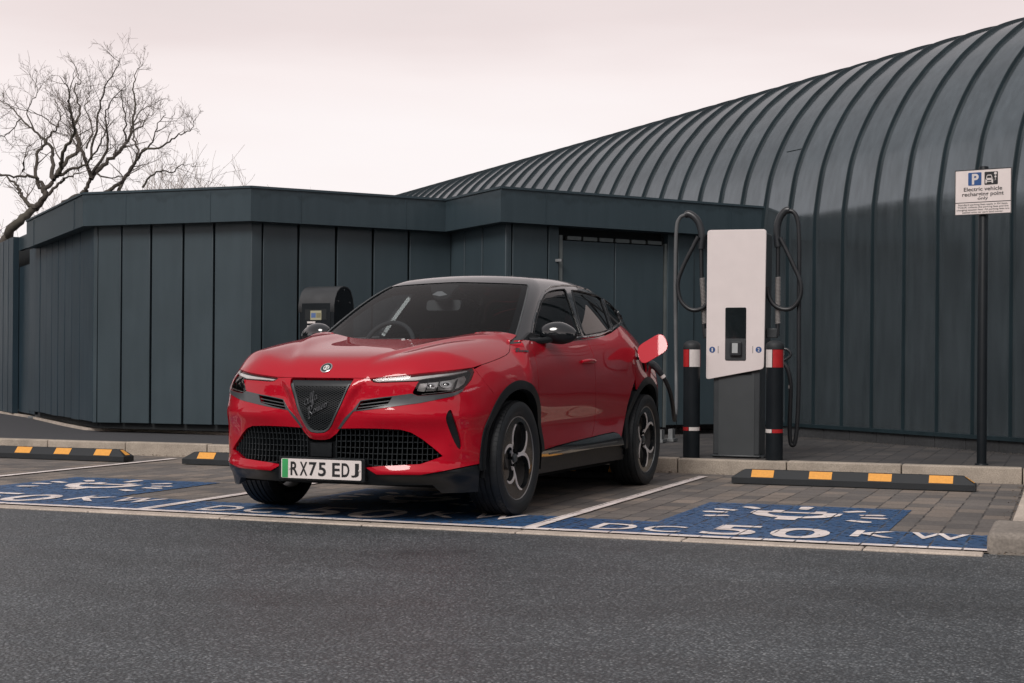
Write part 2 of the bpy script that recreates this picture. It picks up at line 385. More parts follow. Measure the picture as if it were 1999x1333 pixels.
# ================================================================== the low clad building
ZT = 2.735
def plan(q, z=ZT):
    o, d = sight(q); t = (z - o[2]) / d[2]; return (o + d * t)[:2]
cA, cB, cC, cD = plan((162, 380)), plan((490, 367)), plan((870, 392)), plan((978, 368))
cE = at_depth((1492, 404), 17.35)[:2]; cF = plan((52, 433.5))
cG = cF + (cF - cA) * 1.6
line = [cF, cA, cB, cC, cD, cE]
def offset_line(ln, d):                                 # inward (away from the camera) offset of an open polyline
    out = []
    for i, p in enumerate(ln):
        ns = []
        for a, b in ((ln[i-1], p) if i else (None, None), (p, ln[i+1]) if i < len(ln) - 1 else (None, None)):
            if a is not None: t_ = (b - a) / np.linalg.norm(b - a); ns.append(np.array([-t_[1], t_[0]]))
        n_ = sum(ns) / len(ns); n_ /= np.linalg.norm(n_); out.append(p + n_ * d / max(.3, n_ @ ns[0]))
    return out
bld = empty('clad_building', (float(cB[0]), float(cB[1]), 0), label='low dark grey clad building with zigzag walls and deep flat fascia', cat='building')
def bput(mb, *a, **k):
    o = mb.build(*a, **k); o.parent = bld; o.matrix_parent_inverse = Matrix.Translation((-float(cB[0]), -float(cB[1]), 0)); return o
def wallstrip(mb, A, B, z0, z1, th):                    # slab on the plan segment A-B, growing inward
    t_ = (B - A) / np.linalg.norm(B - A); n_ = np.array([-t_[1], t_[0]]) * th
    q = [A, B, B + n_, A + n_]; mb.add([(p[0], p[1], z0) for p in q] + [(p[0], p[1], z1) for p in q], [(3,2,1,0),(4,5,6,7),(0,1,5,4),(1,2,6,5),(2,3,7,6),(3,0,4,7)])
FZ = 2.735 - .345
# fascia
mb = MB(); inn = offset_line(line, .5)
for i in range(5):
    q = [line[i], line[i+1], inn[i+1], inn[i]]
    mb.add([(p[0], p[1], FZ) for p in q] + [(p[0], p[1], ZT) for p in q], [(3,2,1,0),(4,5,6,7),(0,1,5,4)] + ([(3,0,4,7)] if i == 0 else []) + ([(1,2,6,5)] if i == 4 else []))
bput(mb, 'fascia', M_fascia)
mb = MB()                                               # lapped joints in the fascia, a slim capping on top
for i in range(5):
    A, B = line[i], line[i+1]; t_ = (B - A) / np.linalg.norm(B - A); n_ = np.array([-t_[1], t_[0]]); Ls = np.linalg.norm(B - A)
    for s_ in ([.55, Ls - .5] if Ls > 2 else []):
        a = A + t_ * s_ - n_ * .004; wallstrip(mb, a, a + t_ * .012, FZ - .003, ZT - .02, .01)
    wallstrip(mb, A - n_ * .012 - t_ * .0, B - n_ * .012, ZT + .002, ZT + .026, .08)
bput(mb, 'fascia_capping', M_clad2)
# walls: vertical panels with open dark joints
wl = offset_line(line, .13); wi = offset_line(line, .19)
JX = [[(57, 600), (69.7, 600), (77.8, 600), (90, 600), (101.3, 600), (113.5, 600), (126.4, 600), (140, 600), (156, 600), (181, 600)],
      [(181, 600), (190.5, 600), (236, 600), (294, 600), (357, 600), (417, 600), (491.5, 600)],
      [(491.5, 600), (511, 600), (582.5, 550), (656, 550), (728, 500), (798, 500), (874, 500)],
      [(874, 500), (906.6, 500), (941.7, 500), (981, 500)],
      [(981, 500), (999, 500), (1070.6, 500), (1091, 500)]]
WB = .225
mats = [M_clad3, M_clad, M_clad, M_clad, M_clad]
for i in range(5):
    A, B = wl[i], wl[i+1]
    t_ = (B - A) / np.linalg.norm(B - A); n_ = np.array([-t_[1], t_[0]])
    mb = MB(); js = [at_wall((x, y), A, B)[:2] for x, y in JX[i]]
    js[0] = A if i != 0 else js[0]
    if i < 4: js[-1] = B
    for k in range(len(js) - 1):
        a, b = js[k], js[k+1]; g = .013 if np.linalg.norm(b - a) > .35 else .004
        a2 = a + t_ * (g if k else 0); b2 = b - t_ * (g if k < len(js) - 2 else 0)
        rr = random.Random(i * 31 + k); d_ = n_ * rr.uniform(-.003, .003)
        wallstrip(mb, a2 + d_, b2 + d_, WB + rr.uniform(-.004, .004), FZ + .02, .04)
    bput(mb, 'wall_cladding', mats[i], bevel=.005)
mb = MB()
for i in range(4): wallstrip(mb, wi[i], wi[i+1], .16, FZ + .03, .05)
bput(mb, 'wall_backing', M_joint)
mb = MB(); inner = offset_line(line, .3)
ctr = [line[-1] + far * .0, line[0]]
mb.add([(p[0], p[1], ZT - .06) for p in inner] + [(float((inner[0] + far)[0]), float((inner[0] + far)[1]), ZT - .06), (float((inner[-1] + far * .2)[0]), float((inner[-1] + far * .2)[1]), ZT - .06)][::-1], [list(range(8))])
bput(mb, 'flat_roof', M_clad)
# wall D-E: recessed double door with slatted light gap above
A, B = wl[4], wl[5]; t_ = (B - A) / np.linalg.norm(B - A); n_ = np.array([-t_[1], t_[0]])
def on(x, y): return at_wall((x, y), A, B)
def seg(mb, x0, x1, z0, z1, dep, th, ym=650):
    a, b = on(x0, ym)[:2] + n_ * dep, on(x1, ym)[:2] + n_ * dep; wallstrip(mb, a, b, z0, z1, th)
dz = lambda x, y: float(on(x, y)[2])
mb = MB(); seg(mb, 1091, 1303, .14, FZ + .02, .13, .05); bput(mb, 'door_recess', M_joint)
mb = MB(); seg(mb, 1303, 1322, WB, FZ + .02, .0, .1); seg(mb, 1323.5, 1354, WB, FZ + .02, .002, .1); seg(mb, 1356, 1420, WB, FZ + .02, .02, .1); seg(mb, 1422, 1500, WB, FZ + .02, .02, .1)
bput(mb, 'wall_cladding', M_clad, bevel=.004)
zt = dz(1200, 474)
dr = MB(); seg(dr, 1100, 1202, .20, zt, .035, .05); seg(dr, 1203.5, 1298, .20, zt, .035, .05); door = bput(dr, 'door', M_clad, bevel=.006)
fr = MB(); zf = dz(1200, 470)
seg(fr, 1092.5, 1099.0, .2, zf + .03, .02, .07); seg(fr, 1299, 1303, .2, zf, .02, .07)
for k in range(6):
    xa, xb = 1112 + k * 31.5, 1139 + k * 31.5; seg(fr, xa, min(xb, 1298), zt + .012, zt + .052, .06, .04)
bput(fr, 'door_frame', plain('galvanised_frame', (.16, .18, .18), .4, .4))
hb = MB(); h0 = on(1094, 508)[:2]; hb.box((h0[0] - .045, h0[1] - .05, dz(1094, 511)), (h0[0] + .03, h0[1] - .02, dz(1094, 506))); bput(hb, 'door_handle', M_galv)
# left wing carries on as a plain wall with a gate
mb = MB(); dF = (cF - cA) / np.linalg.norm(cF - cA)
gA = wl[0]; nF = np.array([dF[1], -dF[0]])
def wingx(x, y): return at_wall((x, y), wl[0], wl[1])[:2]
p25, p57, pm = wingx(25, 600), wingx(57, 600), wingx(-90, 600)
tw = float(at_wall((24, 463), wl[0], wl[1])[2])
wallstrip(mb, pm, p25, .15, tw, .08)
for x in (-60, -30, -8, 6, 16): q = wingx(x, 600); wallstrip(mb, q - nF * .004, q - dF * .012 - nF * .004, .15, tw - .01, .01)
bput(mb, 'wall_cladding', M_clad3)
mb = MB(); zg = float(at_wall((45, 512), wl[0], wl[1])[2])
wallstrip(mb, p25 + nF * .08, p57 + nF * .08, zg + .22, ZT - .05, .05); bput(mb, 'gate_header', M_clad2)
mb = MB(); wallstrip(mb, p25 + nF * .09, p57 + nF * .09, .17, zg - .02, .05)
for x in (48, 58): q = wingx(x, 600) + nF * .072; wallstrip(mb, q, q - dF * .012, .17, zg - .03, .008)
bput(mb, 'gate', M_clad3)
mb = MB(); wallstrip(mb, wingx(35, 600) + nF * .2, wingx(66, 600) + nF * .2, zg - .0, zg + .09, .03); bput(mb, 'painted_light_gap', M_gap)  # pale slab standing in for daylight showing above the gate
mb = MB(); wallstrip(mb, pm + nF * .32, wingx(75, 600) + nF * .32, .16, tw, .05); bput(mb, 'gate_backing', M_joint)
# steel feet and blocks under the cladding
for i, (x, y) in enumerate(((73, 806), (100, 809), (182, 823), (268, 826), (290, 827), (330, 826), (378, 826), (408, 826), (440, 827), (1285, 852), (1306, 850))):
    q = at_z((x, y + 8), HK + .02); s_ = .045 if i > 8 else (.10 if i % 3 else .16)
    fb = MB(); fb.box((q[0] - s_, q[1] + .0, HK), (q[0] + s_, q[1] + .18, HK + .028)); fb.box((q[0] - s_ * .5, q[1] + .05, HK + .02), (q[0] + s_ * .5, q[1] + .16, WB + .02))
    bput(fb, 'foot', M_galv if i % 2 == 0 or i > 8 else M_kerb2)

# ================================================================== the barrel-vaulted hall
KB = 32137.0; VPX = -364.0
aP = VD[:2] * math.cos(R(25.14)) - RD[:2] * math.sin(R(25.14)); pP = RD[:2] * math.cos(R(25.14)) + VD[:2] * math.sin(R(25.14))
def basept(x): D = KB / (x - VPX); return RD[:2] * ((x - 1000) / FPX * D) + VD[:2] * D
b0 = basept(1646.0); SP = float(np.linalg.norm(basept(1901.5) - basept(1646.0)) / 4)
prof = [(0, .24), (0, .8), (0, 1.4), (0, 2.0), (0, 2.5), (.022, 2.70), (.055, 2.90), (.10, 3.10), (.182, 3.32), (.275, 3.51), (.375, 3.68), (.48, 3.83), (.591, 3.96), (.72, 4.10), (.86, 4.22), (1.01, 4.335), (1.18, 4.44), (1.40, 4.525), (1.65, 4.595), (1.95, 4.65), (2.3, 4.69), (2.8, 4.72), (3.4, 4.73)]
prof = [tuple(p) for p in smooth_path(prof, 3)]
prof += [(6.8 - q, z) for q, z in prof[::-1][1:]]
hall = empty('barrel_hall', (float(b0[0]), float(b0[1]), 0), label='long dark hall with barrel vaulted standing seam roof', cat='building')
def hput(mb, *a, **k):
    o = mb.build(*a, **k); o.parent = hall; o.matrix_parent_inverse = Matrix.Translation((-float(b0[0]), -float(b0[1]), 0)); return o
def hp(t, q, z, out=0.0):
    p_ = b0 + aP * t + pP * (q - out); return (p_[0], p_[1], z)
T0, T1 = -26 * SP, 78 * SP  # near end drawn out past the view to darken the car's right-hand surroundings
mb = MB(); n = len(prof); rows = 110
tt = [T0 + (T1 - T0) * i / (rows - 1) for i in range(rows)]
mb.add([hp(t, q, z) for t in tt for q, z in prof], [(i*n+k, i*n+k+1, (i+1)*n+k+1, (i+1)*n+k) for i in range(rows-1) for k in range(n-1)])
mb.add([hp(T1, q, z) for q, z in prof], [list(range(n))]); mb.add([hp(T0, q, z) for q, z in prof], [list(range(n))])
hput(mb, 'vault', M_vault, smooth=50)
mb = MB()                                               # standing seams follow the vault
nrm = []
for i in range(n):
    a, b = prof[max(0, i-1)], prof[min(n-1, i+1)]; d = np.array([b[0]-a[0], b[1]-a[1]]); d /= np.linalg.norm(d); nrm.append((-d[1], d[0]))
for k in range(-25, 77):
    t = k * SP; wd = .009; hh = .034
    vs = []
    for (q, z), (nq, nz_) in zip(prof, nrm):
        for dt, h in ((-wd, -.005), (-wd * .7, hh), (wd * .7, hh), (wd, -.005)): vs.append(hp(t + dt, q + nq * h, z + nz_ * h))
    mb.add(vs, [(i*4+j, i*4+j+1, (i+1)*4+j+1, (i+1)*4+j) for i in range(n-1) for j in range(3)])
hput(mb, 'standing_seam', M_seam)
# a lapped repair sheet on one bay, a plain stop at the foot
mb = MB(); vs = []; m_ = 0
for (q, z), (nq, nz_) in zip(prof[:n//2], nrm):
    if z > 3.33:
        for t in (2.07 * SP, 2.70 * SP):
            for h in (-.002, .009): vs.append(hp(t, q + nq * h, z + nz_ * h))
        m_ += 1
mb.add(vs, [f for i in range(m_ - 1) for f in ((i*4+1, i*4+3, i*4+7, i*4+5), (i*4, i*4+1, i*4+5, i*4+4), (i*4+2, i*4+3, i*4+7, i*4+6))] + [(0, 1, 3, 2)])
hput(mb, 'lapped_sheet', M_vault, smooth=50)
mb = MB(); k = T0
while k < 12 * SP:
    a, b = np.array(hp(k + .004, .045, 0)[:2]), np.array(hp(k + .436, .045, 0)[:2]); wallstrip(mb, a, b, .05, .245, .1); k += .44
hput(mb, 'plinth', M_plinth, bevel=.004)
mb = MB(); wallstrip(mb, np.array(hp(T0, -.02, 0)[:2]), np.array(hp(T1, -.02, 0)[:2]), .225, .262, .06); hput(mb, 'base_flashing', M_seam)
mb = MB(); rr = random.Random(5); a0, a1 = T0, 9 * SP
for i in range(1500):
    t = rr.uniform(a0, a1); q = -abs(rr.gauss(0, .12)); p_ = hp(t, q, HK - .004); r_ = rr.uniform(.004, .013)
    if p_[1] < Y1 + .2: continue
    vs = [(p_[0] + r_ * math.cos(a) * rr.uniform(.6, 1.2), p_[1] + r_ * math.sin(a) * rr.uniform(.6, 1.2), HK - .006) for a in (0, 2.1, 4.2)] + [(p_[0], p_[1], HK - .006 + r_ * rr.uniform(.6, 1.3))]
    mb.add(vs, [(0, 1, 3), (1, 2, 3), (2, 0, 3)])
tag(mb.build('gravel', plain('dark_gravel', (.05, .046, .042), .9, var=.6, vs=60)), kind='stuff')

# dead leaves and grit blown against the kerb
mb = MB(); rr = random.Random(12)
for i in range(420):
    if i < 300: x = rr.uniform(-11, .0); y = Y1 - abs(rr.gauss(0, .035)) - .006
    elif i < 380: x = XR - abs(rr.gauss(0, .04)) - .01; y = rr.uniform(8.3, Y1)
    else: x = rr.gauss(-.18, .10); y = 7.60 - abs(rr.gauss(0, .03))
    s_ = rr.uniform(.004, .014) if rr.random() < .85 else rr.uniform(.015, .026); a = rr.uniform(0, 6.28); tz = rr.uniform(.001, .008)
    mb.add([(x + s_ * math.cos(a), y + s_ * math.sin(a), tz), (x - .45 * s_ * math.sin(a), y + .45 * s_ * math.cos(a), .002), (x - s_ * math.cos(a), y - s_ * math.sin(a), .003), (x + .45 * s_ * math.sin(a), y - .45 * s_ * math.cos(a), tz + .002)], [(0, 1, 2, 3)])
tag(mb.build('leaf_litter', plain('dead_leaves', (.085, .060, .040), .9, var=.6, vs=90)), kind='stuff')
# ================================================================== bare winter trees beyond the buildings
def m_bark(name, c, g):
    t = NT(name); f = t.noise(9, 5, rough=.65); h = t.noise(1.3, 3)
    cc = t.mix(t.ramp(f, (.3, 0.0), (.7, 1.0)), tuple(x * .6 for x in c), tuple(x * 1.35 for x in c))
    cc = t.mix(t.ramp(h, (.45, 0.0), (.65, .5)), cc, g); t.p(Base_Color=cc, Roughness=.9, Normal=t.bump(f, .6, .02)); return t.m
M_bark = m_bark('oak_bark', (.075, .064, .055), (.095, .092, .065))
M_twig = m_bark('oak_twigs', (.16, .135, .122), (.17, .145, .115))  # paler than the bark, with distance haze put into the colour
M_shrub = m_bark('pale_twigs', (.25, .20, .165), (.23, .19, .15))
def branch(mb, rr, p, d, ln, r, lv, up=.25, kink=.35, nseg=5, kids=(3, 4), sides=5, minr=.004):
    pts = [p]; rs = [r]; d = d.normalized()
    for i in range(nseg):
        d = (d + Vector((rr.gauss(0, kink), rr.gauss(0, kink), rr.gauss(0, kink * .8) + up * .3)) * .55).normalized()
        p = p + d * (ln / nseg); pts.append(p); rs.append(max(minr, r * (1 - .72 * (i + 1) / nseg)))
    mb.tube(pts, rs, sides if lv > 1 else 3, caps=False)
    if lv <= 0: return
    for k in range(rr.randint(*kids)):
        f = rr.uniform(.25, 1.0); i = min(nseg - 1, int(f * nseg)); q = pts[i].lerp(pts[i+1], f * nseg - i)
        dd = (pts[i+1] - pts[i]).normalized(); side = Vector((rr.gauss(0, 1), rr.gauss(0, 1), rr.gauss(0, 1))); side = (side - dd * side.dot(dd)).normalized()
        nd = (dd * rr.uniform(.5, .9) + side * rr.uniform(.5, .95) + Vector((0, 0, up))).normalized()
        branch(mb, rr, q, nd, ln * rr.uniform(.48, .72), max(minr, rs[i] * rr.uniform(.5, .72)), lv - 1, up, kink, 4 if lv > 1 else 3, kids, sides, minr)
def traced_oak(limbs, D, seed, label, trunk_n):
    rr = random.Random(seed); base = at_depth(limbs[0][0][:2], D); base = np.array([base[0], base[1], .1])
    root = empty('oak_tree', tuple(map(float, base)), label=label, cat='tree', group='bare oaks beyond the clad building')
    tm, cm = MB(), MB()
    for j, lb in enumerate(limbs):
        dep = rr.uniform(-1.0, 1.0) if j >= trunk_n else 0.0; w0 = lb[0][2] * (.85 if j < trunk_n else .86); w1 = lb[-1][2] * .55; pts = []
        for i, q in enumerate(lb):
            x, y = q[0] / 3.332, 80 + q[1] / 3.332
            f = i / (len(lb) - 1); pts.append(at_depth((x, y), D + dep * f * 2.2 + rr.gauss(0, .08) * (i > 0)))
        sp = smooth_path(pts, 5); m_ = len(sp)
        rad = [(w0 + (w1 - w0) * (i / (m_ - 1)) ** .8) / 2 / 3.332 / FPX * D for i in range(m_)]
        sp = [Vector(p) + Vector((rr.gauss(0, .016), rr.gauss(0, .016), rr.gauss(0, .016))) for p in sp]
        if j < trunk_n:                                 # carry the trunk down to the ground
            if j == 0: sp = [Vector((float(base[0]) - .5, float(base[1]), .0)), Vector((float(base[0]) - .25, float(base[1]), 1.2))] + sp; rad = [rad[0] * 1.5, rad[0] * 1.15] + rad
            tm.tube(sp, rad, 9)
        else: cm.cur = 0; cm.tube(sp, rad, 7, caps=False); cm.cur = 1
        m_ = len(sp)
        if j >= trunk_n:
            L = sum((sp[i+1] - sp[i]).length for i in range(m_ - 1))
            for k in range(int(L * 4.6)):
                f = rr.uniform(.18, 1.0); i = min(m_ - 2, int(f * (m_ - 1))); dd = (sp[i+1] - sp[i]).normalized()
                side = Vector((rr.gauss(0, 1), rr.gauss(0, 1), rr.gauss(0, .8))); side = (side - dd * side.dot(dd)).normalized()
                nd = (dd * .55 + side * .8 + Vector((0, 0, .32))).normalized()
                branch(cm, rr, sp[i], nd, rr.uniform(.45, 1.05) * (.95 - .58 * f), max(.007, rad[i] * .42), 2, .25, .30, 4, (2, 4), 4, .0025)
            branch(cm, rr, sp[-1], (sp[-1] - sp[-2]).normalized(), .2, rad[-1], 2, .2, .32, 4, (2, 4), 4, .0025)
    inv = Matrix.Translation((-base[0], -base[1], -base[2]))
    o = tm.build('trunk', M_bark, smooth=60); o.parent = root; o.matrix_parent_inverse = inv
    o = cm.build('crown', [M_bark, M_twig], smooth=60); o.parent = root; o.matrix_parent_inverse = inv
# limbs read off the photograph: x, y, width (in a 3.33x enlargement of its top-left corner)
oak1 = [[(-20, 1420, 95), (40, 1290, 80), (110, 1190, 72), (215, 1090, 66), (280, 1035, 62), (300, 960, 60), (345, 915, 44)],
        [(225, 1080, 40), (170, 1050, 32), (130, 980, 26), (95, 925, 20), (20, 870, 14), (-40, 850, 10)],
        [(300, 965, 34), (250, 905, 26), (180, 880, 22), (90, 880, 18), (0, 872, 14), (-50, 880, 9)],
        [(280, 985, 34), (235, 900, 24), (240, 740, 20), (290, 672, 20), (320, 620, 16), (375, 560, 13), (390, 470, 10), (335, 340, 7)],
        [(335, 905, 36), (340, 790, 32), (338, 700, 28), (285, 640, 20), (210, 570, 16), (130, 500, 14), (55, 420, 9), (0, 385, 6)],
        [(345, 900, 40), (395, 840, 30), (410, 735, 24), (470, 620, 20), (480, 510, 17), (440, 420, 13), (445, 300, 10), (385, 230, 6)],
        [(370, 880, 36), (450, 760, 28), (520, 690, 22), (485, 560, 18), (520, 450, 14), (485, 320, 11), (520, 240, 8), (480, 140, 5)],
        [(375, 880, 28), (470, 835, 24), (560, 800, 18), (640, 690, 13), (700, 560, 9), (700, 430, 6)],
        [(300, 1000, 30), (380, 930, 22), (450, 880, 16), (540, 850, 10)],
        [(150, 790, 12), (150, 850, 16), (170, 700, 10), (235, 655, 8)], [(210, 570, 12), (180, 450, 10), (240, 340, 8), (230, 260, 5)],
        [(130, 500, 10), (60, 600, 9), (0, 625, 7), (-60, 640, 5)], [(375, 560, 10), (250, 480, 9), (130, 440, 7), (30, 330, 5)]]
oak2 = [[(395, 1100, 60), (430, 1050, 50), (505, 1005, 44), (565, 965, 40), (590, 880, 38)],
        [(590, 880, 34), (540, 730, 26), (495, 620, 20), (470, 500, 15), (450, 330, 10), (490, 190, 6)],
        [(585, 890, 40), (690, 790, 32), (790, 700, 28), (850, 600, 24), (875, 470, 18), (870, 320, 12), (880, 210, 8), (930, 150, 4)],
        [(600, 860, 26), (690, 720, 20), (700, 600, 16), (690, 480, 13), (740, 370, 9), (830, 300, 5)],
        [(590, 760, 20), (640, 480, 17), (680, 285, 13), (770, 170, 9), (735, 95, 4)],
        [(560, 690, 16), (600, 580, 14), (560, 420, 10), (590, 320, 8), (560, 180, 4)],
        [(690, 985, 34), (770, 930, 32), (850, 830, 28), (930, 720, 24), (1060, 680, 18), (1150, 620, 14), (1230, 580, 9), (1280, 500, 5)],
        [(760, 980, 30), (830, 870, 26), (900, 740, 18), (870, 640, 14), (880, 500, 10), (960, 430, 8), (1050, 380, 4)],
        [(930, 720, 16), (1000, 640, 13), (1040, 520, 9), (1080, 470, 5)], [(820, 650, 16), (810, 480, 12), (790, 350, 8), (820, 260, 4)],
        [(930, 950, 18), (1020, 850, 14), (1120, 850, 11), (1180, 805, 8), (1280, 810, 4)],
        [(620, 850, 18), (690, 890, 14), (780, 880, 10), (850, 890, 6)], [(850, 600, 14), (930, 545, 10), (960, 490, 7), (1010, 460, 4)]]
traced_oak(oak1, 30.0, 3, 'large bare oak leaning right, its trunk rising behind the left end of the clad building', 1)
traced_oak(oak2, 33.0, 8, 'large bare oak just right of the leaning oak, spreading over the roof fascia', 1)
def twig_tree(px, ptop, D, seed, label, mat, thick=1.0, spread=.15):
    rr = random.Random(seed); b = at_depth((px, 700), D); top = at_depth((px, ptop), D)[2]
    root = empty('bare_shrub_tree', (float(b[0]), float(b[1]), .1), label=label, cat='tree', group='pale bare trees beyond the clad building')
    tm, cm = MB(), MB(); h = top - .1
    tm.tube([Vector((0, 0, -.1)), Vector((rr.gauss(0, .05), 0, h * .2)), Vector((rr.gauss(0, .1), rr.gauss(0, .1), h * .38))], [.09, .075, .06], 7)
    for k in range(11):
        d = Vector((rr.gauss(0, spread), rr.gauss(0, spread), 1))
        branch(cm, rr, Vector((rr.gauss(0, .1), rr.gauss(0, .1), h * rr.uniform(.2, .4))), d, h * rr.uniform(.34, .44), .018 * thick, 3, .24, .24, 5, (3, 5), 4, .0036 * thick)
    tm.build('trunk', mat, root, smooth=60); cm.build('crown', mat, root, smooth=60)
for i, (x, y, D, lb, th) in enumerate(((285, 366, 41, 'pale bare tree low between the oaks over the fascia', 1), (335, 342, 40, 'pale bare tree behind the far limb of the right oak', 1),
        (375, 326, 38, 'tallest of the pale bare trees right of the oaks', 1), (410, 346, 39, 'pale bare tree right of the tallest pale one', 1),
        (444, 368, 40, 'lowest and rightmost pale bare tree of the row above the fascia corner', .9), (205, 360, 43, 'pale bare tree half hidden behind the oak trunks', 1),
        (20, 440, 36, 'bare bushy tree at the left edge under the leaning oak', 1.1), (-20, 430, 35, 'bare bushy tree cut by the left edge of the view', 1.1),
        (668, 436, 50, 'small bare treetop showing over the fascia left of the hall roof', .8), (702, 438, 50, 'small bare treetop showing over the fascia nearest the hall roof', .8))):
    twig_tree(x, y, D, 100 + i, lb, M_shrub if x > 100 else M_twig, th)
# ================================================================== street furniture
M_black = plain('black_rubber', (.012, .015, .018), .62, bump=.25, bs=180)
M_yel = plain('yellow_reflective', (.72, .33, .055), .45, var=.08, vs=60)
M_dkmet = plain('black_powder_coat', (.008, .011, .014), .45, spec=.2)
M_ped = plain('charger_grey', (.035, .040, .044), .42, var=.06)
M_wht = plain('charger_white', (.70, .635, .625), .35, var=.02, coat=.2)
M_red = plain('red_reflective', (.38, .012, .015), .38, var=.1, vs=40)
M_refl = plain('white_reflective', (.62, .575, .56), .4, var=.06, vs=40)
M_ink = plain('black_ink', (.010, .010, .012), .6)
M_inkb = plain('blue_sign', (.018, .075, .235), .45)
M_hose = plain('cable_black', (.014, .016, .019), .42)
M_hoseg = plain('cable_grey', (.10, .105, .11), .45)
M_chr = plain('bright_steel', (.55, .53, .52), .25, 1.0)
M_spring = plain('spring_steel', (.46, .44, .43), .4, .3)
M_glassd = plain('dark_screen', (.010, .014, .016), .08, coat=.6)
M_conn = plain('connector_plastic', (.020, .023, .027), .35)
def wheel_stop(x0, label):
    L, W, H, ch = 1.79, .155, .105, .09; y0 = 11.285
    root = empty('wheel_stop', (x0 + L / 2, y0 + W / 2, 0), R(rs.uniform(-.4, .4)), label=label, cat='wheel stop', group='rubber wheel stops along the kerb')
    h0, top0, top1 = .045, .052, .115                    # upright toe, sloping face, flat top
    mb = MB()
    def ring(x, k): return [(x, -W/2, 0), (x, -W/2, h0), (x, -W/2 + top0 * k, h0 + (H - h0) * k), (x, -W/2 + top1 if k == 1 else W/2 - top0 * k + 0, h0 + (H - h0) * k), (x, W/2, h0), (x, W/2, 0)]
    rings = [ring(-L/2, .02), ring(-L/2 + ch, 1), ring(L/2 - ch, 1), ring(L/2, .02)]
    mb.add([p for r in rings for p in r], [(i*6+k, i*6+k+1, i*6+k+7, i*6+k+6) for i in range(3) for k in range(5)] + [(0,1,2,3,4,5), (18,19,20,21,22,23)])
    for k in range(-3, 4): mb.box((k * .25 - .012, -.012, H - .004), (k * .25 + .012, .012, H + .003))
    mb.build('body', M_black, root, bevel=.006)
    for k in range(4):
        xc = -L/2 + .235 + k * .4375; ym = MB()
        def P(x, f, e=.002): return (x, -W/2 + top0 * f - e, h0 + (H - h0) * f + e)
        ym.add([P(xc - .085, .07), P(xc + .085, .07), P(xc + .085, .95), P(xc - .085, .95)], [(0, 1, 2, 3)]); ym.build('reflector', M_yel, root)
    for s_ in (-1, 1):
        ym = MB(); f = lambda y, t: (s_ * (L/2 - ch * t) + s_ * .003, y, h0 + (H - h0) * t + .003)
        ym.add([f(-.035, .15), f(.035, .15), f(.022, .88), f(-.022, .88)], [(0, 1, 2, 3)]); ym.build('reflector', M_yel, root)
rs = random.Random(4)
wheel_stop(-2.43, 'black and yellow rubber wheel stop in the empty bay right of the car')
wheel_stop(-4.88, 'black and yellow rubber wheel stop under the back of the red car')
wheel_stop(-7.34, 'black and yellow rubber wheel stop half hidden by the front of the red car')
wheel_stop(-9.735, 'black and yellow rubber wheel stop at the left edge of the view')
def bollard(x, y, turn, label):
    root = empty('bollard', (x, y, HK - .006), R(turn), label=label, cat='bollard', group='black bollards guarding the charger')
    pol = lambda a, b, c: (a, b, c)
    mb = MB(); mb.lathe([(.0, 0), (.071, 0), (.071, .93), (.0, .93)], pol, 40); mb.build('post', M_dkmet, root, smooth=40)
    mb = MB(); mb.lathe([(.0, .925), (.0745, .925), (.0755, .94), (.074, .958), (.066, .977), (.045, .992), (.02, .998), (0, .999)], pol, 40); mb.build('cap', M_black, root, smooth=60)
    for nm, z0, z1 in (('reflective_band', .775, .922), ('lower_band', .232, .262)):
        for k in range(4):
            a0, a1 = R(k * 90 + 2), R(k * 90 + 88); mb = MB(); vs = []
            for i in range(13):
                a = a0 + (a1 - a0) * i / 12
                for rr_, z in ((.071, z0), (.0728, z0), (.0728, z1), (.071, z1)): vs.append((rr_ * math.cos(a), rr_ * math.sin(a), z))
            mb.add(vs, [(i*4+j, i*4+j+1, (i+1)*4+j+1, (i+1)*4+j) for i in range(12) for j in range(3)])
            mb.build(nm, (M_red if k % 2 == 0 else M_refl), root, smooth=40)
bollard(-3.027, 12.44, -5, 'black bollard with red and white bands, left of the charger by the red car')
bollard(-2.303, 12.36, -96, 'black bollard with red and white bands, right of the charger')

# ------------------------------------------------------------------ the charger
cx0, cy0 = -2.668, 12.66
chg = empty('rapid_charger', (cx0, cy0, HK), label='tall charging station with white slanted front panel on grey pedestal', cat='charger')
def cl(q, y): p = at_y(q, y); return (float(p[0] - cx0), float(p[2] - HK))
mb = MB(); mb.box((-.205, -.10, .0), (.205, .17, .02)); mb.box((-.20, -.09, .02), (.20, .16, .80)); mb.build('pedestal', M_ped, chg, bevel=.008)
mb = MB(); mb.box((-.155, -.094, .0), (.155, -.087, .72)); mb.build('pedestal_panel', plain('charger_grey_panel', (.048, .054, .058), .45, var=.05), chg, bevel=.002)
mb = MB(); mb.box((-.13, -.0945, .70), (.13, -.085, .80)); mb.build('cable_recess', M_joint, chg)
for sx in (-1, 1):
    mb = MB(); mb.box((sx * .21 - .02, -.06, 0), (sx * .21 + .02, .1, .012)); mb.build('base_flange', M_ped, chg)
pan = [cl(q, cy0 - .12) for q in ((1378, 741), (1491, 720), (1496, 447), (1381, 449))]
def round_poly(P, r, n=6):
    out = []; m_ = len(P)
    for i in range(m_):
        p = np.array(P[i]); a = np.array(P[i-1]) - p; b = np.array(P[(i+1) % m_]) - p; a /= np.linalg.norm(a); b /= np.linalg.norm(b)
        for k in range(n + 1): t = k / n; out.append(tuple((1-t)**2 * (p + a*r) + 2*t*(1-t)*p + t*t*(p + b*r)))
    return out
fy = lambda u, v, w_: (u, w_, v)
mb = MB(); mb.prism(round_poly(pan, .03), fy, -.12, -.095); mb.build('front_panel', M_wht, chg, bevel=.003)
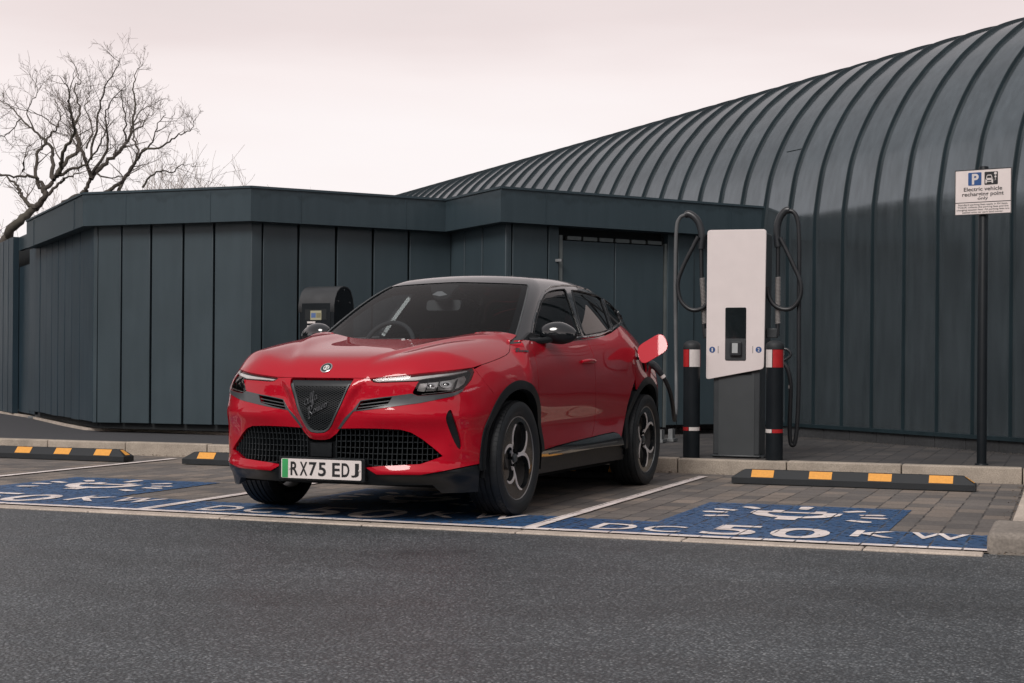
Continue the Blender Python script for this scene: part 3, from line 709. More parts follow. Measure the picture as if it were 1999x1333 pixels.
P2 = [(p[0] * .97, p[1]) for p in pan]; P2[0] = (P2[0][0], P2[0][1] + .02); P2[1] = (P2[1][0], P2[1][1] + .02); P2[2] = (P2[2][0], P2[2][1] - .015); P2[3] = (P2[3][0], P2[3][1] - .015)
mb = MB(); mb.prism(round_poly(P2, .03), fy, -.094, .20); mb.build('cabinet', M_ped, chg, bevel=.004)
s0, s1 = cl((1415.5, 703.5), cy0 - .12), cl((1457, 600), cy0 - .12)
mb = MB(); mb.prism(rrect(s0[0], s0[1], s1[0], s1[1], .012), fy, -.1235, -.119); sc = mb.build('screen', M_glassd, chg)
d0 = cl((1436, 661), cy0 - .12)[1]
mb = MB(); mb.box((s0[0] + .004, -.1255, s0[1] + .004), (s1[0] - .004, -.1225, d0)); mb.build('reader_plate', M_ped, chg, bevel=.001)
r0, r1 = cl((1424.5, 694), cy0 - .14), cl((1447.5, 667), cy0 - .14)
mb = MB(); mb.prism(rrect(r0[0], r0[1], r1[0], r1[1], .012), fy, -.152, -.12); rd = mb.build('card_reader', M_conn, chg, bevel=.004)
mb = MB(); mb.prism(rrect(r0[0] + .022, r0[1] + .022, r1[0] - .03, r1[1] - .012, .004), fy, -.1535, -.151); mb.build('reader_display', plain('pale_display', (.40, .42, .43), .3), rd)
for ch, (qx, qy), (lx, ly) in (('1', (1390.5, 682.5), (1402, 682.5)), ('2', (1481, 682.5), (1469.5, 682.5))):
    c_ = cl((qx, qy), cy0 - .12); l_ = cl((lx, ly), cy0 - .12)
    mb = MB(); mb.prism([(c_[0] + .026 * math.cos(a * .2618), c_[1] + .026 * math.sin(a * .2618)) for a in range(24)], fy, -.1212, -.119); nb = mb.build('number_disc', M_inkb, chg)
    mb = MB(); put_text(mb, ch, lambda u, v: (u, -.1225, v), c_[0] - (.006 if ch == '1' else .009), c_[1] - .015, c_[0] + (.006 if ch == '1' else .009), c_[1] + .015, .02); mb.build('number', M_refl, nb)
    mb = MB(); mb.box((l_[0] - .0018, -.1215, l_[1] - .03), (l_[0] + .0018, -.119, l_[1] + .03)); mb.build('divider_line', M_ink, chg)
def plane_path(qs, y, n=8): return smooth_path([at_y(q, y) for q in qs], n)
def cput(mb, name, mat, **k):
    o = mb.build(name, mat, **k); o.parent = chg; o.matrix_parent_inverse = Matrix.Translation((-cx0, -cy0, -HK)); return o
# sprung cable arms either side: stalk, coil spring, padded bend
def coil(mb, a, b, r, turns, wr):
    a, b = Vector(a), Vector(b); d = (b - a); u = d.normalized().orthogonal().normalized(); v = d.normalized().cross(u); pts = []
    for i in range(turns * 8 + 1):
        t = i / (turns * 8); an = 2 * math.pi * i / 8; pts.append(a + d * t + (u * math.cos(an) + v * math.sin(an)) * r)
    mb.tube(pts, wr, 4)
ya = 12.69
for side, stalk, spr, pad in ((-1, [(1377, 660), (1374, 634), (1370, 545), (1369, 480)], ((1375.5, 632), (1370.5, 543)), [(1369, 486), (1370.5, 462), (1366, 440), (1358, 426), (1346, 418), (1338, 419)]),
                              (1, [(1518, 656), (1518, 634), (1518.5, 543), (1519, 480)], ((1518, 632), (1518.5, 541)), [(1519, 482), (1517, 462), (1518, 440), (1523, 424), (1533, 411.5), (1541, 410)])):
    mb = MB(); mb.tube(plane_path(stalk, ya), .018, 12); arm = cput(mb, 'cable_arm', M_hose, smooth=60)
    mb = MB(); coil(mb, at_y(spr[0], ya), at_y(spr[1], ya), .021, 34, .0042); o = mb.build('spring', M_spring, smooth=60); o.parent = arm; o.matrix_parent_inverse = Matrix.Translation((-cx0, -cy0, -HK)) if False else arm.matrix_world.inverted()
    mb = MB(); mb.tube(plane_path(pad, ya), [.026] * 12 + [.028] * 12 + [.024] * 40 if False else .031, 12); o = mb.build('cable_guide', M_conn, smooth=60); o.parent = arm
    bk = MB(); q = at_y((stalk[0][0] - side * 0, 648), ya); bk.box((min(q[0], q[0] - side * .09), ya - .03, q[2] - .05), (max(q[0], q[0] - side * .09), ya + .03, q[2] + .03)); cput(bk, 'arm_bracket', M_ped, bevel=.005)
# cables
rc = tag(empty('charging_cable', (-2.20, 12.7, .3)), 'black charging cable hanging in a loop right of the charger, plug holstered', 'cable', 'charging cables of the station')
def rput(root, mb, name, mat, **k):
    o = mb.build(name, mat, **k); o.parent = root; o.matrix_parent_inverse = Matrix.Translation(-root.location); return o
mb = MB(); mb.tube(plane_path([(1498, 560), (1501, 578), (1510, 594), (1526, 603), (1544, 602), (1559, 586), (1564, 566), (1561, 545), (1550, 520), (1537, 492), (1523, 464)], ya - .03), .0185, 12); rput(rc, mb, 'cable_loop', M_hose, smooth=60)
mb = MB(); mb.tube(plane_path([(1536, 411), (1549, 414), (1557, 430), (1560, 465), (1560, 540), (1559.5, 640), (1559, 760), (1556, 830), (1552, 862), (1547.5, 869), (1543, 862), (1541.5, 830), (1543.5, 770), (1543, 745), (1538, 722), (1530, 708)], ya + .01), .0185, 12); rput(rc, mb, 'cable', M_hose, smooth=60)
mb = MB(); mb.tube(plane_path([(1543.2, 758), (1543, 752)], ya + .01, 2), .0175, 12); rput(rc, mb, 'cable_tag', M_refl, smooth=60)
mb = MB(); mb.tube(plane_path([(1527, 704), (1536, 700), (1544, 692), (1538, 683), (1528, 681), (1522, 684), (1523, 700)], ya), .013, 10); mb.tube(plane_path([(1516, 690), (1524, 692), (1531, 694)], ya), .030, 12); rput(rc, mb, 'plug', M_conn, smooth=60)
lc = tag(empty('charging_cable', (-3.1, 12.2, .3)), 'charging cable looping from the left arm of the charger into the red car', 'cable', 'charging cables of the station')
mb = MB(); mb.tube(plane_path([(1379, 594), (1372, 601), (1358, 605.5), (1344, 602), (1330, 588), (1324, 568), (1324, 548), (1332, 524), (1345, 497), (1356, 476), (1363, 462)], ya - .03), .0185, 12); rput(lc, mb, 'cable_loop', M_hose, smooth=60)
def mixpath(qs, n=8): return smooth_path([at_y(q[:2], q[2]) for q in qs], n)
up_ = [(1338, 419, 12.69), (1327, 426, 12.7), (1320.5, 450, 12.7), (1318.5, 540, 12.7), (1319, 640, 12.7), (1320, 720, 12.66), (1320.5, 765, 12.55), (1320, 795, 12.35), (1318.5, 812, 12.1)]
dn_ = [(1318.5, 812, 12.1), (1317, 820, 11.85), (1315.5, 812, 11.6), (1313, 790, 11.4), (1308, 765, 11.27), (1300, 745, 11.2), (1294, 735, 11.17)]
mb = MB(); mb.tube(mixpath(up_), .0165, 12); rput(lc, mb, 'cable', M_hoseg, smooth=60)
mb = MB(); mb.tube(mixpath(dn_), .0165, 12); rput(lc, mb, 'cable', M_hose, smooth=60)
mb = MB(); mb.tube(mixpath([(1295.5, 737, 11.175), (1291.5, 731.5, 11.165)], 3), .021, 12); rput(lc, mb, 'cable_tag', M_refl, smooth=60)
mb = MB(); pp = mixpath([(1292, 732, 11.165), (1285, 722, 11.15), (1276, 713, 11.14), (1266, 709, 11.12), (1258, 708, 11.10)]); mb.tube(pp, [.021 + .012 * min(1, i / 20) for i in range(len(pp))], 12); rput(lc, mb, 'plug', M_conn, smooth=60)

# ------------------------------------------------------------------ the sign
sgx, sgy = -.667, 12.57
sg = empty('parking_sign', (sgx, sgy, HK - .006), label='white electric vehicle recharging sign on a tall black post', cat='sign')
mb = MB(); mb.lathe([(0, 0), (.038, 0), (.038, 2.40), (.034, 2.405), (0, 2.405)], lambda a, b, c: (a, b, c), 24); mb.build('post', M_dkmet, sg, smooth=40)
mb = MB(); mb.lathe([(.055, 0), (.05, .012), (.038, .014)], lambda a, b, c: (a, b, c), 24); mb.build('collar', M_dkmet, sg, smooth=40)
# the plate is turned a little: corners of the plate in the photograph
sy = sgy - .05
turn = R(-12.5)
ux = np.array([math.cos(turn), math.sin(turn)])
pc = at_y((1919, 371), sy); wz0, wz1 = 2.010 + .0, 2.385
def sgn(u, v, e=0.0):                                   # u across (m, centre 0), v up from the plate's foot
    return ((pc[0] - sgx) + ux[0] * u + ux[1] * e, (sy - sgy) + ux[1] * u - ux[0] * e, v)
WS, z0 = .225, float(at_y((1919, 417), sy)[2]) - HK
z1 = float(at_y((1919, 328.5), sy)[2]) - HK; HS = z1 - z0
def sbox(mb, u0, v0, u1, v1, e0, e1):
    mb.add([sgn(u0, v0, e0), sgn(u1, v0, e0), sgn(u1, v1, e0), sgn(u0, v1, e0), sgn(u0, v0, e1), sgn(u1, v0, e1), sgn(u1, v1, e1), sgn(u0, v1, e1)], [(0,3,2,1),(4,5,6,7),(0,1,5,4),(1,2,6,5),(2,3,7,6),(3,0,4,7)])
mb = MB(); sbox(mb, -WS, z0, WS, z1, -.003, .003); plate = mb.build('plate', plain('sign_white', (.72, .65, .63), .4, var=.04, vs=12), sg)
mb = MB(); sbox(mb, -.04, z1 - .08, .04, z1 - .05, -.03, -.003); mb.build('bracket', M_galv, sg); mb = MB(); sbox(mb, -.04, z0 + .05, .04, z0 + .08, -.03, -.003); mb.build('bracket', M_galv, sg)
mb = MB(); b_ = .0055
for q in ((-WS, z0, WS, z0 + b_), (-WS, z1 - b_, WS, z1), (-WS, z0 + b_, -WS + b_, z1 - b_), (WS - b_, z0 + b_, WS, z1 - b_), (-WS + b_, z0 + .268 * HS, WS - b_, z0 + .283 * HS)): sbox(mb, *q, .003, .0045)
mb.build('border', M_ink, plate)
mb = MB(); mb.prism(rrect(-.118, z1 - .128, -.012, z1 - .024, .007), sgn, .0032, .0042); mb.build('parking_symbol', M_inkb, plate)
mb = MB(); put_text(mb, 'P', lambda u, v: sgn(u, v, .0048), -.088, z1 - .120, -.034, z1 - .034, .035); mb.build('parking_letter', M_refl, plate)
mb = MB(); mb.prism(rrect(.012, z1 - .128, .118, z1 - .024, .007), sgn, .0032, .0042); mb.build('vehicle_symbol', M_ink, plate)
mb = MB(); fe = lambda u, v: sgn(u, v, .0048); cz = z1 - .128
body = [(.020, .012), (.030, .012), (.031, .022), (.069, .022), (.070, .012), (.080, .012), (.081, .040), (.075, .052), (.070, .074), (.064, .080), (.036, .080), (.030, .074), (.025, .052), (.019, .040)]
mb.add([fe(u, cz + v) for u, v in body], [list(range(len(body)))])
for cx_, cv, r_ in ((.099, .089, .0115), (.099, .063, .008)): mb.add([fe(cx_ + r_ * math.cos(a * .3927), cz + cv + r_ * math.sin(a * .3927)) for a in range(16)], [list(range(16))])
for k in range(3): mb.add([fe(.097 + .002 * k, cz + .056 - .008 * k), fe(.100 + .002 * k, cz + .056 - .008 * k), fe(.100 - .003 * k, cz + .046 - .007 * k), fe(.097 - .003 * k, cz + .046 - .007 * k)], [(0, 1, 2, 3)])
mb.build('car_pictogram', M_refl, plate)
mb = MB(); fe = lambda u, v: sgn(u, v, .0054)
mb.add([fe(u, cz + v) for u, v in ((.031, .054), (.069, .054), (.065, .073), (.035, .073))], [(0, 1, 2, 3)])
mb.add([fe(u, cz + v) for u, v in ((.033, .028), (.067, .028), (.067, .036), (.033, .036))], [(0, 1, 2, 3)])
for u in (.024, .070): mb.add([fe(u, cz + .040), fe(u + .006, cz + .040), fe(u + .006, cz + .047), fe(u, cz + .047)], [(0, 1, 2, 3)])
mb.build('pictogram_detail', M_ink, plate)
mb = MB(); fe = lambda u, v: sgn(u, v, .0045)
for t_, w_, v0, h_ in (('Electric vehicle', .305, .513, .085), ('recharging point', .33, .393, .085), ('only', .083, .300, .083)):
    put_text(mb, t_, fe, -w_ / 2 + .0, z0 + v0 * HS - (.018 * HS if 'g' in t_ else .0) + .004, w_ / 2, z0 + (v0 + h_ + (.012 if 'g' in t_ else 0)) * HS + .004, .014)
mb.build('lettering', M_ink, plate); mb = MB()
for t_, w_, k in (('Standard parking fees apply in EV bays.', .395, 0), ('TCSUK collects the parking fees and the', .405, 1), ('charging session fees. All parking fees are', .42, 2), ('passed onto car park land owner.', .325, 3)):
    put_text(mb, t_, fe, -w_ / 2, z0 + (.208 - k * .056) * HS - .004, w_ / 2, z0 + (.208 - k * .056 + .047) * HS - .004, .008)
mb.build('small_print', M_ink, plate)

# ------------------------------------------------------------------ pay machine behind the car
PD = 14.8
pm0 = at_depth((637, 700), PD); pmx, pmy = float(pm0[0]), float(pm0[1])
pay = empty('pay_machine', (pmx, pmy, HK), R(-7), label='black pay machine with curved hood and small lit screen behind the car', cat='pay machine')
zc = lambda y: .8949 + (709.4 - y) / FPX * PD - HK
wx = .205; dp = .34
prof_ = [(-dp/2, zc(610)), (-dp/2 + .0, zc(597)), (-dp/2 + .015, zc(585)), (-dp/2 + .05, zc(572)), (-dp/2 + .10, zc(564)), (-.01, zc(560.5)), (.06, zc(562)), (.11, zc(568)), (dp/2 - .02, zc(582)), (dp/2, zc(600)), (dp/2, zc(612))]
fx_ = lambda u, v, w_: (w_, u, v)
mb = MB(); mb.prism([(-dp/2, 0.0)] + prof_ + [(dp/2, 0.0)], fx_, -wx, wx); mb.build('cabinet', M_dkmet, pay, smooth=40)
mb = MB(); mb.prism([(a * 1.03, b + .006) for a, b in prof_] + [(a * .99, b - .004) for a, b in prof_[::-1]], fx_, -wx - .012, wx + .004); mb.build('hood', plain('hood_grey', (.030, .033, .036), .4), pay, smooth=40)
ff = lambda u, v, w_: (u, w_, v)
mb = MB(); mb.box((-.175, -dp/2 - .006, .35), (.165, -dp/2 + .0, zc(593))); mb.build('door', M_dkmet, pay, bevel=.004)
for sx in ((-.14), (.14)): pass
mb = MB(); mb.box((-.135, -dp/2 - .0075, zc(625)), (.12, -dp/2 - .005, zc(605))); mb.build('screen_recess', M_joint, pay)
mb = MB(); mb.box((-.068, -dp/2 - .011, zc(625.5)), (.062, -dp/2 - .007, zc(607.5)))
def lit(name, c, e):
    t = NT(name); t.p(Base_Color=col(c), Roughness=.4, Emission_Color=col(c), Emission_Strength=e); return t.m
scn = mb.build('screen', lit('lit_screen', (.30, .29, .20), .10), pay)
mb = MB(); mb.box((-.058, -dp/2 - .0125, zc(621)), (-.004, -dp/2 - .0105, zc(612))); mb.build('screen_tile', lit('lit_tile', (.07, .12, .26), .15), scn)
mb = MB(); mb.box((.004, -dp/2 - .0125, zc(621)), (.055, -dp/2 - .0105, zc(612))); mb.build('screen_tile', lit('lit_tile_olive', (.18, .165, .095), .1), scn)
mb = MB(); mb.box((-.105, -dp/2 - .012, zc(632)), (-.01, -dp/2 - .006, zc(628.3))); mb.box((-.105, -dp/2 - .012, zc(640)), (-.07, -dp/2 - .006, zc(636))); mb.build('ticket_slot', M_refl, pay)
for u, z in ((.0, zc(566)), (-.10, zc(589)), (.10, zc(590.5))):
    mb = MB(); mb.tube([(wx - .002, u, z), (wx + .006, u, z)], .008, 10); mb.build('bolt', M_chr, pay)

# ------------------------------------------------------------------ unseen hedges, added and sized to mirror dark in paint, glass and steel
def hedge_row(name, x0, x1, y, h, seed, label):
    rr = random.Random(seed); mb = MB()
    for i in range(5200):
        x = rr.uniform(x0, x1); top = h * (.72 + .28 * math.sin(x * .33 + seed) * math.sin(x * .127 + 1.3)); z = rr.uniform(.05, 1.0) ** .8 * top; yy = y + rr.gauss(0, 1.0); s_ = rr.uniform(.35, .9)
        a, b = rr.uniform(0, 6.28), rr.uniform(-1.2, 1.2); u = Vector((math.cos(a), math.sin(a), 0)) * s_; v = Vector((-math.sin(a) * math.sin(b), math.cos(a) * math.sin(b), math.cos(b))) * s_; c = Vector((x, yy, z))
        mb.add([c - u, c - v * .6, c + u, c + v * .6], [(0, 1, 2, 3)])
    tag(mb.build(name, plain('hedge_leaves', (.030, .038, .024), .8, var=.5, vs=2.0)), label, 'hedge', kind='stuff')
hedge_row('unseen_far_hedge', -45, 45, -22, 9.5, 2, 'unseen dark hedge row behind the viewer, added for dark reflections')
hedge_row('unseen_side_hedge', 10, 40, -6, 9.0, 6, 'unseen dark planting right of the bays, added to darken the car side')  # added planting, kept tall to darken the car doors

def hedge_arc(name, a0, a1, r0, r1, h, seed, label):    # added out of view at the left, to reflect dark in the building's left wing
    rr = random.Random(seed); mb = MB()
    for i in range(3200):
        a = R(rr.uniform(a0, a1)); r = rr.uniform(r0, r1); top = h * (.75 + .25 * math.sin(a * 21)); z = rr.uniform(.05, 1) ** .8 * top; c = Vector((RD * math.sin(a) + VD * math.cos(a)) * r + np.array([0, 0, z])); s_ = rr.uniform(.3, .75)
        q, b = rr.uniform(0, 6.28), rr.uniform(-1.2, 1.2); u = Vector((math.cos(q), math.sin(q), 0)) * s_; v = Vector((-math.sin(q) * math.sin(b), math.cos(q) * math.sin(b), math.cos(b))) * s_
        mb.add([c - u, c - v * .6, c + u, c + v * .6], [(0, 1, 2, 3)])
    tag(mb.build(name, plain('evergreen_leaves', (.022, .032, .024), .8, var=.5, vs=2.0)), label, 'hedge', kind='stuff')
hedge_arc('unseen_left_hedge', -62, -25, 26, 33, 7.5, 9, 'unseen dark evergreen hedge at the left, added for its reflection')
# ================================================================== the car: one smooth field, cut into panels
CARX, CARY, CARD = -3.9609, 8.3724, -0.0334
def spl(xs, ys):                                        # natural cubic spline, linear beyond the ends
    x = np.array(xs, float); y = np.array(ys, float); o = np.argsort(x); x, y = x[o], y[o]; n = len(x); h = np.diff(x)
    A = np.eye(n); b = np.zeros(n)
    for i in range(1, n - 1):
        A[i, i-1], A[i, i], A[i, i+1] = h[i-1], 2 * (h[i-1] + h[i]), h[i]; b[i] = 6 * ((y[i+1]-y[i]) / h[i] - (y[i]-y[i-1]) / h[i-1])
    m = np.linalg.solve(A, b)
    def f(t):
        t = np.asarray(t, float); tt = np.clip(t, x[0], x[-1]); i = np.clip(np.searchsorted(x, tt) - 1, 0, n - 2); a = x[i+1] - tt; c = tt - x[i]; hh = h[i]
        r = m[i]*a**3/(6*hh) + m[i+1]*c**3/(6*hh) + (y[i]/hh - m[i]*hh/6)*a + (y[i+1]/hh - m[i+1]*hh/6)*c
        d0 = (y[1]-y[0])/h[0] - h[0]*(2*m[0]+m[1])/6; d1 = (y[-1]-y[-2])/h[-1] + h[-1]*(m[-2]+2*m[-1])/6
        return r + np.where(t < x[0], (t - x[0]) * d0, 0) + np.where(t > x[-1], (t - x[-1]) * d1, 0)
    return f
def sst(a, b, x): t = np.clip((x - a) / (b - a), 0, 1); return t * t * (3 - 2 * t)
def gs(x, c, w_): return np.exp(-((x - c) / w_) ** 2)
def smax(a, b, k): h = np.clip(.5 + .5 * (a - b) / k, 0, 1); return b * (1 - h) + a * h + k * h * (1 - h)
f_wp = spl([1.0, .5, .2, 0, -.4, -1.2, -1.9, -2.4, -2.7, -3.0, -3.25, -3.45], [.84, .875, .884, .888, .880, .868, .876, .890, .882, .852, .80, .72])
f_pr = spl([.15, .22, .30, .40, .52, .62, .72, .82, .90, .97, 1.04, 1.12, 1.22], [-.045, -.032, -.022, -.020, -.030, -.014, -.002, 0, -.012, -.034, -.075, -.14, -.24])
f_zb = spl([1.0, 0, -1.0, -1.6, -1.85, -2.05, -2.3, -2.8, -3.3], [1.02, 1.035, 1.055, 1.085, 1.135, 1.19, 1.215, 1.20, 1.15])
f_dp = spl([-.3, 0, .2, .35, .5, .6, .68, .75, .81, .85, .88, .92], [.012, 0, .006, .022, .055, .095, .145, .215, .32, .43, .56, .85])
f_fc = spl([.12, .20, .25, .30, .36, .45, .55, .62, .70, .77, .82, .95, 1.1], [.755, .785, .800, .812, .827, .834, .838, .842, .830, .824, .812, .70, .5])
f_tc = spl([.90, .86, .83, .80, .765, .72, .66, .58, .45, .30, .15, 0, -.15, -.28, -.5, -1.0, -1.6, -2.0, -2.3, -2.7, -3.0, -3.2, -3.4], [.70, .76, .80, .835, .872, .903, .925, .944, .968, .991, 1.010, 1.028, 1.044, 1.060, 1.12, 1.16, 1.24, 1.285, 1.225, 1.10, 1.00, .92, .82])
f_cd = spl([0, .2, .35, .48, .58, .66, .72, .78, .84, .9], [0, .001, .010, .030, .034, .022, .000, -.032, -.08, -.14])
def d_(f, x, e=1e-3): return (f(x + e) - f(x - e)) / (2 * e)
f_rc = spl([.2, .35, .5, .7, .9, 1.1, 1.3], [-3.24, -3.32, -3.34, -3.30, -3.26, -3.20, -3.05])
f_rp = spl([0, .3, .6, .75, .85, .92], [0, .012, .075, .17, .30, .50])
def body(s, l, z):
    a = np.abs(l); zz = z - (f_zb(s) - 1.04) * sst(.55, 1.0, z)
    L = f_wp(s) + f_pr(zz) + .020 * gs(s, -2.5, .42) * gs(zz, .80, .17) + .012 * gs(s, .02, .42) * gs(zz, .74, .16)
    L = L - .010 * gs(s, -1.3, .55) * gs(z, .50, .13)
    L = L - .12 * sst(.70, 1.10, z) * sst(-2.05, -2.90, s)
    L = L - .04 * sst(1.0, 1.2, z) * sst(-1.3, -1.9, s)
    fs = a - L
    D = f_dp(a); dD = d_(f_dp, a)
    wv = .03 + .60 * (z - .46)                          # the shield stands proud of the nose as a V-shaped prow
    pro = .026 * sst(.055, -.01, a - wv) * sst(.44, .50, z) * sst(.84, .78, z)
    lip = .034 * gs(z, .285, .04) * sst(.22, .45, a)
    scoop = -.022 * gs(z, .44, .10) * sst(.78, .62, a) * sst(.05, .2, a)
    chk = .012 * gs(z, .60, .05) * sst(.2, .4, a)
    ff = s - (f_fc(z) + pro + lip + scoop + chk - D)
    ff = ff / np.sqrt(1 + dD ** 2 + d_(f_fc, z) ** 2)
    s1 = s + D * .93
    T = f_tc(np.where(s < -.2, s, s1)) + f_cd(a) * sst(-3.2, -.1, s) - .045 * sst(.61, .75, s1) * sst(.45, .66, a)
    T = T + .065 * sst(.768, .80, a) * sst(-.08, -.22, s) * sst(-.5, -.35, s)
    crs = .21 + .44 * (.78 - s) / .95
    T = T + .013 * sst(.05, -.03, a - crs) * sst(.80, .66, s1) * sst(-.6, -.2, s)
    dT = np.where(s < -.2, d_(f_tc, s), d_(f_tc, s1))
    ft = (z - T) / np.sqrt(1 + dT ** 2 * (1 + dD ** 2))
    fr = (-s + f_rc(z) + f_rp(a)) 
    f = smax(fs, ff, .05); f = smax(f, fr, .10); k = .020 + .045 * sst(.55, .0, s)
    return smax(f, ft, k)
f_R = spl([-.6, -.9, -1.2, -1.6, -2.0, -2.4, -2.7, -2.85, -3.0], [1.40, 1.472, 1.510, 1.528, 1.524, 1.490, 1.450, 1.418, 1.37])
f_bw = spl([.2, -.2, -.4, -1.0, -1.6, -2.1, -2.6, -3.0, -3.2], [.66, .738, .758, .792, .806, .792, .738, .67, .61])
f_sc = spl([.9, .98, 1.03, 1.1, 1.2, 1.3, 1.37, 1.43, 1.5, 1.6], [.19, .03, -.07, -.205, -.405, -.615, -.775, -.925, -1.13, -1.5])
f_cc = spl([.98, 1.05, 1.25, 1.43, 1.5], [.52, .52, .46, .38, .34])
f_rg = spl([.9, 1.0, 1.1, 1.2, 1.3, 1.36, 1.41, 1.5], [-3.22, -3.19, -3.13, -3.05, -2.96, -2.90, -2.84, -2.6])
def cabin(s, l, z):
    a = np.abs(l)
    side = (a - (f_bw(s) - .50 * (z - 1.04) - .12 * (z - 1.04) ** 2)) / 1.09
    roof = (z - (f_R(s) - .038 * (a / .6) ** 2 - .012 * (a / .6) ** 6)) 
    ws = (s - (f_sc(z) - f_cc(z) * a ** 2)) / 2.15
    rg = (f_rg(z) + .30 * a ** 2 - s) / 1.5
    f = smax(side, roof, .10); f = smax(f, ws, .035); return smax(f, rg, .06)
def grad(F, P, e=2e-3):
    s, l, z = P.T
    g = np.stack([F(s+e, l, z) - F(s-e, l, z), F(s, l+e, z) - F(s, l-e, z), F(s, l, z+e) - F(s, l, z-e)], 1)
    return g / (np.linalg.norm(g, axis=1)[:, None] + 1e-12)
def march(F, O, Dr, t0, t1, n=140):
    O = np.asarray(O, float); Dr = np.asarray(Dr, float); m = len(O); ts = np.linspace(t0, t1, n); hit = np.full(m, np.nan); lo = np.full(m, t0); done = np.zeros(m, bool)
    for t in ts:
        P = O + Dr * t; v = F(P[:, 0], P[:, 1], P[:, 2]); new = (~done) & (v < 0); hit[new] = t; done |= new; lo[~done] = t
        if done.all(): break
    a, b = lo.copy(), np.where(done, hit, t1)
    for _ in range(22):
        c = (a + b) / 2; P = O + Dr * c[:, None]; v = F(P[:, 0], P[:, 1], P[:, 2]); ins = v < 0; b = np.where(ins, c, b); a = np.where(ins, a, c)
    return O + Dr * b[:, None], done
class Chart:
    def __init__(s, kind, F): s.k, s.F = kind, F
    def rays(s, U):
        U = np.asarray(U, float); u, v = U.T; z0 = np.zeros_like(u)
        if s.k == 'fan': O = np.stack([z0 - .25, z0, v], 1); Dr = np.stack([-np.cos(u), -np.sin(u), z0], 1); return O - Dr * 1.6, Dr, 0, 1.55
        if s.k == 'rear': O = np.stack([z0 - 2.3, z0, v], 1); Dr = np.stack([np.cos(u), -np.sin(u), z0], 1); return O - Dr * 1.6, Dr, 0, 1.55
        if s.k == 'side': O = np.stack([u, z0 + 1.3, v], 1); return O, np.stack([z0, z0 - 1, z0], 1), 0, 1.29
        if s.k == 'top': O = np.stack([u, v, z0 + 1.8], 1); return O, np.stack([z0, z0, z0 - 1], 1), 0, 1.7
        if s.k == 'cab': O = np.stack([u, z0, z0 + .86], 1); Dr = np.stack([z0, -np.cos(v), -np.sin(v)], 1); return O - Dr * 1.3, Dr, 0, 1.29
    def map(s, U):
        O, Dr, a, b = s.rays(U); P, ok = march(s.F, O, Dr, a, b); return P
    def inv(s, P):
        P = np.atleast_2d(P); S, l, z = P.T
        if s.k == 'fan': return np.stack([np.arctan2(l, S + .25), z], 1)
        if s.k == 'rear': return np.stack([np.arctan2(l, -(S + 2.3)), z], 1)
        if s.k == 'side': return np.stack([S, z], 1)
        if s.k == 'top': return np.stack([S, l], 1)
        return np.stack([S, np.arctan2(z - .86, l)], 1)
FAN, SIDE, TOP, REAR, CAB = Chart('fan', body), Chart('side', body), Chart('top', body), Chart('rear', body), Chart('cab', cabin)
def to_car(P):
    d = np.array(P, float) - np.array([CARX, CARY, 0]); fw = np.array([math.sin(CARD), -math.cos(CARD), 0]); lf = np.array([math.cos(CARD), math.sin(CARD), 0])
    return np.array([d @ fw, d @ lf, P[2]])
def dens(poly, step, closed=True):
    P = [np.array(p, float) for p in poly]; out = []
    for i in range(len(P) if closed else len(P) - 1):
        a, b = P[i], P[(i+1) % len(P)]; n = max(1, int(np.ceil(np.linalg.norm(b - a) / step)))
        out += [a + (b - a) * k / n for k in range(n)]
    if not closed: out.append(P[-1])
    return np.array(out)
def chaikin(poly, it=1, closed=True):
    P = [np.array(p, float) for p in poly]
    for _ in range(it):
        Q = [] if closed else [P[0]]
        for i in range(len(P) if closed else len(P) - 1):
            a, b = P[i], P[(i+1) % len(P)]; Q += [a * .75 + b * .25, a * .25 + b * .75]
        if not closed: Q.append(P[-1])
        P = Q
    return P
def trace(px, chart, closed=True, step=4, sm=0):        # outline seen in the photograph -> chart coordinates on the car's surface
    if sm: px = chaikin(px, sm, closed)
    q = dens(px, step, closed); O, Dr = [], []
    for p in q:
        o, d = sight(p); a, b = to_car(o), to_car(o + d); O.append(a); Dr.append(b - a)
    P, ok = march(chart.F, np.array(O), np.array(Dr), 6.0, 13.0, 900); P = P[ok]
    return chart.inv(P)
def pip(pts, poly):
    x, y = pts.T; ins = np.zeros(len(pts), bool); P = np.asarray(poly); n = len(P); j = n - 1
    for i in range(n):
        xi, yi, xj, yj = *P[i], *P[j]
        c = ((yi > y) != (yj > y)) & (x < (xj - xi) * (y - yi) / ((yj - yi) if abs(yj - yi) > 1e-15 else 1e-15) + xi); ins ^= c; j = i
    return ins
def mirrored(half):                                     # half outline from top centre to bottom centre -> whole outline
    h = np.array(half, float); m = h[::-1].copy(); return h, m
car = empty('parked_car', (CARX, CARY, 0), CARD, label='shiny red compact crossover with black roof, parked nose out and plugged in', cat='car')
def V3(P): return np.stack([P[:, 1], -P[:, 0], P[:, 2]], 1)   # car frame (s, l, z) -> local xyz
